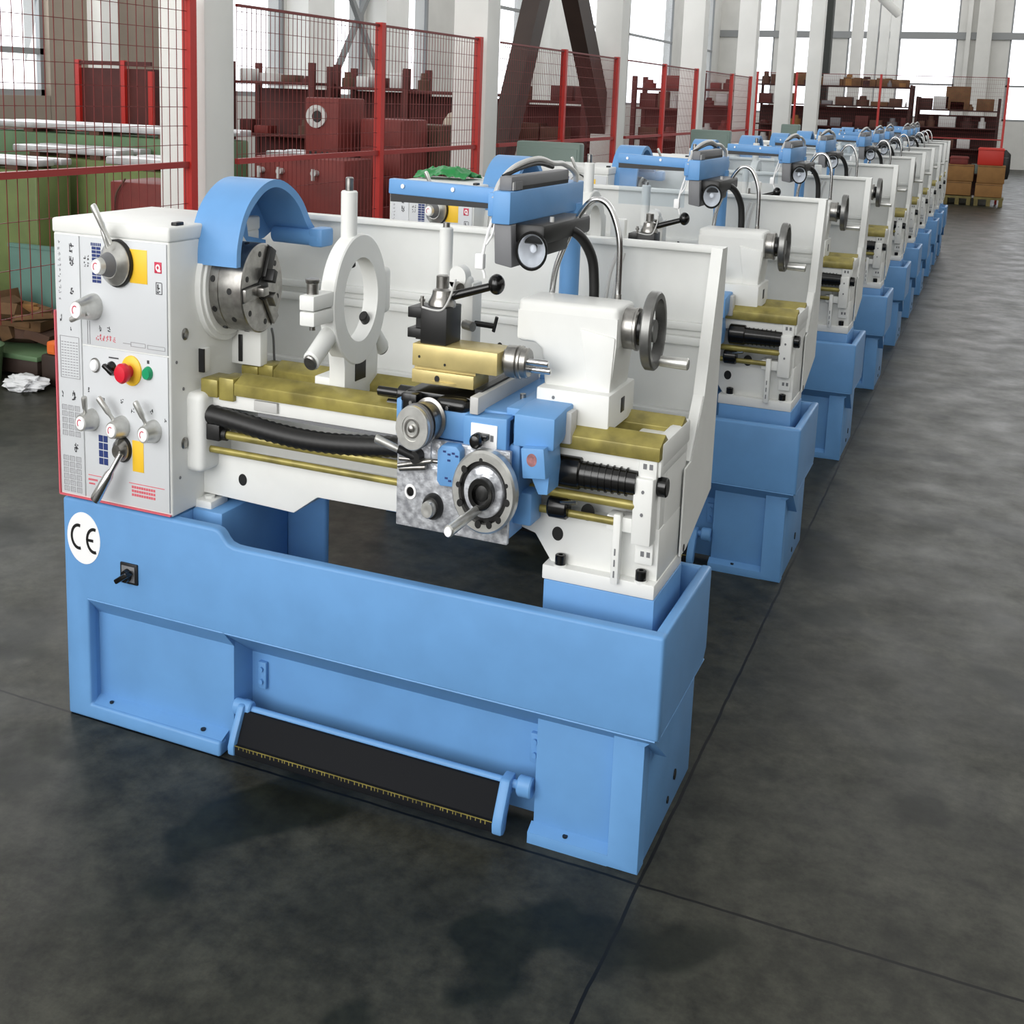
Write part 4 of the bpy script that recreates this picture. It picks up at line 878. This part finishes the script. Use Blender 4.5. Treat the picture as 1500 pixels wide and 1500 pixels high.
m = Mb(); m.turn((-1.66, 6.3, 1.36), (0, 0, 1), [(0, 0.10), (0.03, 0.115), (0.25, 0.11), (0.40, 0.09), (0.46, 0.05), (0.48, 0.0)], 18, sq=False); tag(m.build('sack', 'beige'), 'beige sack standing behind the brown crate', 'sack')
block('sack_stand', -1.80, -1.50, 6.15, 6.45, 0.0, 1.359, 'rustred', 'dark red box the beige sack stands on', 'stand')
# racks
def rack(x0, x1, y0, y1, z1, shelves, label, clutter=6, back=None, group='red storage racks behind the fence', body='rustred', cl_mats=('rustred', 'redcast', 'brown', 'lgrey'), cgroup=None, item='stored part', big=1.0):
    r = empty('storage_rack', ((x0+x1)/2, (y0+y1)/2, 0)); tag(r, label, 'rack', group)
    hx = (x1-x0)/2; hy = (y1-y0)/2
    for sx in (-1, 1):
        for sy in (-1, 1):
            m = Mb(); m.box(sx*hx-0.03, sx*hx+0.03, sy*hy-0.03, sy*hy+0.03, 0, z1); m.build('upright', body, r)
    for z in shelves:
        m = Mb(); m.box(-hx, hx, -hy, hy, z-0.03, z, 0.004); m.build('shelf', body, r)
    if back:
        m = Mb(); m.box(-hx, hx, hy-0.02, hy-0.008, 0.05, back); m.build('back_panel', body, r)
    for z in shelves:
        x = x0+0.06
        while x < x1-0.12:
            w = random.uniform(0.10, 0.30)*big; w = min(w, x1-0.06-x); hgt = random.uniform(0.06, 0.24)*big
            if random.random() < clutter/10:
                mm = random.choice(cl_mats)
                if random.random() < 0.6:
                    q = Mb(); q.box(x, x+w, y0+0.05, y0+0.05+w, z, z+hgt, 0.008)
                else:
                    q = Mb(); q.turn((x+w/2, y0+0.05+w/2, z), (0, 0, 1), [(0, w*0.42), (hgt*0.6, w*0.42), (hgt*0.62, w*0.25), (hgt, w*0.22)], 14, sq=False)
                o = q.build('stored_part', mm); tag(o, item, 'machine part', cgroup)
            x += w+random.uniform(0.01, 0.08)
    return r
P1 = dict(cgroup='parts on the near red racks', item='small casting or part kept on a red rack behind the mesh fence')
rack(-5.1, -4.1, 8.0, 8.5, 2.25, [0.5, 1.0, 1.5, 2.05], 'dark red rack seen just right of the first white column', 7, 1.98, **P1)
rack(-4.0, -3.1, 8.2, 8.7, 2.22, [0.5, 1.0, 1.5, 2.02], 'dark red rack under the grey cross brace', 8, 1.98, **P1)
rack(-3.0, -2.1, 8.0, 8.5, 2.20, [0.5, 1.0, 1.55, 2.0], 'dark red rack behind the second fence post', 7, 1.95, **P1)
rack(-2.3, -1.45, 9.0, 9.5, 2.20, [0.5, 1.0, 1.5, 1.95], 'dark red rack between the two dark diagonal braces', 7, 1.9, **P1)
rack(-2.0, -1.35, 12.6, 13.1, 2.30, [0.5, 1.0, 1.5, 1.9, 2.15], 'dark red rack right of the third white column', 8, 1.88, **P1)
rack(-1.95, -1.35, 15.9, 16.3, 2.45, [0.5, 1.0, 1.5, 1.95, 2.2], 'dark red rack right of the fourth white column', 8, 1.93, **P1)
# tall mesh pallet by the left wall
r = empty('mesh_container', (-5.68, 7.1, 0)); tag(r, 'red mesh container standing by the left wall pilaster', 'container')
m = Mb(); m.box(-0.45, 0.45, -0.25, 0.25, 1.1, 2.12); m.build('sheet_panel', 'rustred', r)
for x in (-0.46, 0.12, 0.46):
    m = Mb(); m.box(x-0.025, x+0.025, -0.29, -0.25, 0, 2.2 if x < 0.3 else 2.1); m.build('upright', 'redpost', r)
m = Mb(); m.box(-0.46, 0.46, -0.28, -0.25, 2.15, 2.19); m.build('top_bar', 'rustred', r)
# end racks with cartons
P2 = dict(cgroup='parts on the end racks', item='small part kept on a red rack at the far end of the hall')
rack(-3.1, 0.45, 26.6, 27.4, 2.55, [0.55, 1.10, 1.55, 2.05, 2.5], 'long brown-red rack at the far end, left part', 9, 2, big=1.3, cl_mats=('brown', 'cartond', 'lgrey', 'darkrack', 'grey', 'rustred', 'carton'), body='darkrack', **P2)
rack(0.60, 2.35, 26.7, 27.5, 2.30, [0.60, 1.15, 1.62, 2.02], 'shorter brown-red rack at the far end beside the aisle', 9, 1.9, big=1.3, cl_mats=('brown', 'cartond', 'lgrey', 'darkrack', 'greygreen', 'cartond'), body='darkrack', **P2)
x = -2.55
for k in range(9):
    w = random.uniform(0.28, 0.42); hgt = random.uniform(0.14, 0.30)
    if x+w > 0.45: break
    m = Mb(); m.box(x, x+w, 26.7, 27.1, 2.5, 2.5+hgt, 0.01); o = m.build('carton', 'cartond'); tag(o, 'worn cardboard carton on top of the long end rack', 'carton', 'cartons on top of the end rack')
    m = Mb(); m.box(x+w*0.42, x+w*0.58, 26.698, 27.102, 2.5+hgt-0.02, 2.5+hgt+0.002); m.build('packing_tape', 'beige', o)
    x += w+0.01
block('carton', 1.20, 1.72, 26.75, 27.15, 2.02, 2.55, 'cartond', 'single cardboard carton on top of the shorter end rack', 'carton')
# cartons stacked beside the aisle
for (x0, x1, z0, z1, lab) in [(1.46, 1.98, 0.20, 0.50, 'cardboard carton, lower one of the left stack by the end post'), (1.46, 2.0, 0.505, 0.86, 'cardboard carton, upper one of the left stack by the end post'),
                              (2.06, 2.60, 0.19, 0.48, 'cardboard carton, lower one of the stack under the bright red bin'), (2.07, 2.62, 0.485, 0.87, 'cardboard carton directly under the bright red bin')]:
    o = block('carton', x0, x1, 24.9, 25.35, z0, z1, 'carton', lab, 'carton')
    m = Mb(); m.box(x0+0.01, x1-0.01, 24.897, 24.902, z1-0.035, z1-0.02); m.build('flap_edge', 'cartond', o)
for x0, x1, lab in [(1.44, 2.0, 'wooden pallet under the left carton stack'), (2.05, 2.64, 'wooden pallet under the right carton stack')]:
    r = empty('pallet', ((x0+x1)/2, 25.1, 0)); tag(r, lab, 'pallet'); hw2 = (x1-x0)/2
    m = Mb(); m.box(-hw2, hw2, -0.26, 0.26, 0.14, 0.185); m.build('deck', 'pallet', r)
    for k in (-1, 0, 1):
        m = Mb(); m.box(k*(hw2-0.05)-0.04, k*(hw2-0.05)+0.04, -0.26, 0.26, 0.0, 0.14); m.build('runner', 'pallet', r)
block('plastic_bin', 2.05, 2.56, 24.9, 25.3, 0.871, 1.24, 'redbin', 'bright red plastic bin on the right carton stack', 'bin', extra=lambda o, x0, x1, y0, y1, z0, z1: Mb().box(x0-0.012, x1+0.012, y0-0.012, y1+0.012, z1-0.05, z1-0.02, 0.004).build('rim', 'redbin', o))
block('plastic_bin', 1.50, 1.86, 24.9, 25.3, 0.861, 1.03, 'redcast', 'dull red plastic bin on the left carton stack', 'bin', extra=lambda o, x0, x1, y0, y1, z0, z1: Mb().box(x0-0.012, x1+0.012, y0-0.012, y1+0.012, z1-0.05, z1-0.02, 0.004).build('rim', 'redcast', o))
m = Mb(); m.prism([(2.515, 1.19), (2.60, 1.20), (2.70, 1.10), (2.705, 0.72), (2.68, 0.56), (2.53, 0.55), (2.515, 0.60)], 'y', 25.54, 25.66, 0.02, 2); o = tag(m.build('work_jacket', 'dark'), 'dark work jacket hanging on the end post beside the aisle', 'jacket')
m = Mb(); m.box(2.53, 2.66, 25.535, 25.542, 1.02, 1.03); m.build('pocket_seam', 'grey', o)
# grey-green cabinets standing between the lathes and the fence
for (x0, x1, y, z1, lab) in [(-0.57, -0.10, 5.0, 1.675, 'grey-green cabinet behind the second lathe, between the dark braces'), (-0.23, 0.15, 8.6, 1.725, 'grey-green cabinet behind the third lathe'), (0.05, 0.27, 11.95, 1.76, 'small grey-green cabinet behind the fourth lathe')]:
    o = block('electrical_cabinet', x0-0.25, x1-0.25+0.0, y, y+0.12, 0, z1, 'greygreen', lab, 'cabinet') if False else block('electrical_cabinet', x0, x1, y+0.28 if False else y, y+0.10, 0.0, z1, 'greygreen', lab, 'cabinet')
    m = Mb(); m.box(x0+0.02, x1-0.02, y-0.006, y+0.004, 0.15, z1-0.04, 0.003); m.build('cabinet_door', 'greygreen', o)
# things on the floor at the left
m = Mb(); m.box(-3.96, -3.52, 3.70, 3.72, 0.0, 0.81, 0.004); o = tag(m.build('sheet_cover', 'teal'), 'teal sheet metal cover standing behind the cardboard scrap', 'cover')
m = Mb(); m.box(-3.965, -3.515, 3.69, 3.73, 0.79, 0.815); m.build('folded_edge', 'teal', o)
for k in range(26):
    cx = random.uniform(-4.1, -3.22); cy = random.uniform(3.22, 3.52); a = random.uniform(0, PI)
    w = random.uniform(0.14, 0.30); hh = random.uniform(0.03, 0.16); z = 0.22+random.uniform(0, 0.26)
    m = Mb(); m.box(-w/2, w/2, -w/3, w/3, -hh/2, hh/2, 0.004, mtx=Matrix.Translation((cx, cy, z)) @ Matrix.Rotation(a, 4, 'Z') @ Matrix.Rotation(random.uniform(-0.6, 0.6), 4, 'X')); tag(m.build('cardboard_scrap', random.choice(('cartond', 'carton', 'cartond', 'brown'))), 'crumpled cardboard piece in the scrap heap left of the nearest lathe', 'cardboard', 'cardboard scrap heap')
r = empty('scrap_tray', (-3.68, 3.36, 0)); tag(r, 'low dark tray heaped with cardboard scrap, left of the nearest lathe', 'tray')
m = Mb(); m.box(-0.48, 0.48, -0.20, 0.20, 0.03, 0.15, 0.01); m.build('tray_body', 'beam', r)
m = Mb(); m.box(-0.49, 0.49, -0.21, 0.21, 0.13, 0.165, 0.006); m.build('tray_rim', 'greencast', r)
for sx in (-1, 1):
    for sy in (-1, 1): m = Mb(); m.box(sx*0.44-0.03, sx*0.44+0.03, sy*0.16-0.03, sy*0.16+0.03, 0, 0.04); m.build('tray_foot', 'dark', r)
block('small_box', -3.06, -2.98, 3.10, 3.17, 0.211, 0.30, 'orange', 'small orange box beside the cardboard scrap heap', 'box', extra=lambda o, x0, x1, y0, y1, z0, z1: Mb().box(x0+0.01, x1-0.01, y0-0.002, y0, z0+0.02, z1-0.02).build('box_label', 'orange', o))
block('tool_stand', -3.10, -2.90, 3.09, 3.30, 0.0, 0.21, 'beam', 'dark brown block the small orange box stands on', 'stand')
m = Mb(); m.turn((-3.55, 2.98, 0), (0, 0, 1), [(0, 0.15), (0.22, 0.17), (0.24, 0.18), (0.25, 0.16)], 20, sq=False); tag(m.build('green_tub', 'greencast'), 'green round tub on the floor at the left edge', 'tub')
bm = bmesh.new(); bmesh.ops.create_icosphere(bm, subdivisions=4, radius=1)
rr = random.Random(3)
from mathutils import noise as mnoise
for v in bm.verts:
    k = 1+0.45*mnoise.noise(v.co*2.3)+0.2*mnoise.noise(v.co*5)
    v.co = Vector((v.co.x*0.14*k, v.co.y*0.10*k, max(-0.04, v.co.z*0.055*k)))+Vector((-3.10, 2.95, 0.042))
m = Mb(); m.take(bm); tag(m.build('plastic_bag', 'rag'), 'crumpled white plastic bag on the floor at the left edge', 'bag')
# green sheeting lying on the second lathe's headstock
bm = bmesh.new(); bmesh.ops.create_grid(bm, x_segments=26, y_segments=18, size=1)
for v in bm.verts:
    x, y = v.co.x, v.co.y; z = 0.05*(1-0.6*x*x)*(1-0.7*y*y)+0.022*mnoise.noise(Vector((x*2.6, y*2.6, 1.3)))+0.01*mnoise.noise(Vector((x*7, y*7, 0)))
    v.co = Vector((0.13+x*0.135, 2.43+y*0.10, 1.584+max(0.002, z)))
ret = bmesh.ops.solidify(bm, geom=bm.faces[:], thickness=0.004)
m = Mb(); m.take(bm); tag(m.build('green_sheeting', 'greensheet'), 'crumpled bright green plastic sheeting on the second lathe', 'sheeting')

# ------------------------------------------------------------------ light
W = bpy.data.worlds.new('daylight'); SC.world = W; W.use_nodes = True
wn = W.node_tree; bgn = wn.nodes['Background']; tcw = wn.nodes.new('ShaderNodeTexCoord'); sp = wn.nodes.new('ShaderNodeSeparateXYZ'); rp = wn.nodes.new('ShaderNodeValToRGB')
wn.links.new(tcw.outputs['Generated'], sp.inputs[0]); sh = wn.nodes.new('ShaderNodeMath'); sh.operation = 'ADD'; sh.inputs[1].default_value = 0.12; wn.links.new(sp.outputs['Z'], sh.inputs[0]); wn.links.new(sh.outputs[0], rp.inputs['Fac']); wn.links.new(rp.outputs['Color'], bgn.inputs['Color'])
# bright overcast horizon, darker zenith
e = rp.color_ramp.elements; e[0].position = 0.36; e[0].color = (1.0, 1.0, 1.0, 1); e[1].position = 0.66; e[1].color = (0.25, 0.25, 0.245, 1)
e.new(0.0).color = (0.10, 0.10, 0.095, 1); e.new(0.03).color = (1.0, 1.0, 1.0, 1)   # dark ground outside
bgn.inputs['Strength'].default_value = 2.2
def area(name, loc, target, sx, sy, power, color=(1, 1, 1)):
    l = bpy.data.lights.new(name, 'AREA'); l.shape = 'RECTANGLE'; l.size = sx; l.size_y = sy; l.energy = power; l.color = color
    o = bpy.data.objects.new(name, l); o.location = loc; COL.objects.link(o)
    o.rotation_euler = (Vector(target)-Vector(loc)).to_track_quat('-Z', 'Y').to_euler(); return o
area('front_window_light', (-1.0, -8.0, 4.2), (0.8, 0.0, 0.7), 9, 5, 420, (1, 0.99, 0.97))
area('left_window_light', (-7.5, 8.0, 4.4), (2.0, 8.0, 1.0), 4, 12, 250)

# ------------------------------------------------------------------ camera
cd = bpy.data.cameras.new('camera'); cam = bpy.data.objects.new('camera', cd); COL.objects.link(cam); SC.camera = cam
cam.location = (2.53874746, -2.65868653, 1.97222921)
cam.rotation_euler = (math.radians(79.9435687), math.radians(-1.91759426), math.radians(23.77199335))
cd.sensor_width = 36; cd.lens = 1723.194*36/1500; cd.shift_x = 42.50134766/1500; cd.shift_y = -303.88828309/1500; cd.clip_end = 200
SC.view_settings.view_transform = 'Standard'; SC.view_settings.look = 'None'; SC.view_settings.gamma = 1; SC.view_settings.use_curve_mapping = False
SC.view_settings.exposure = 0.46
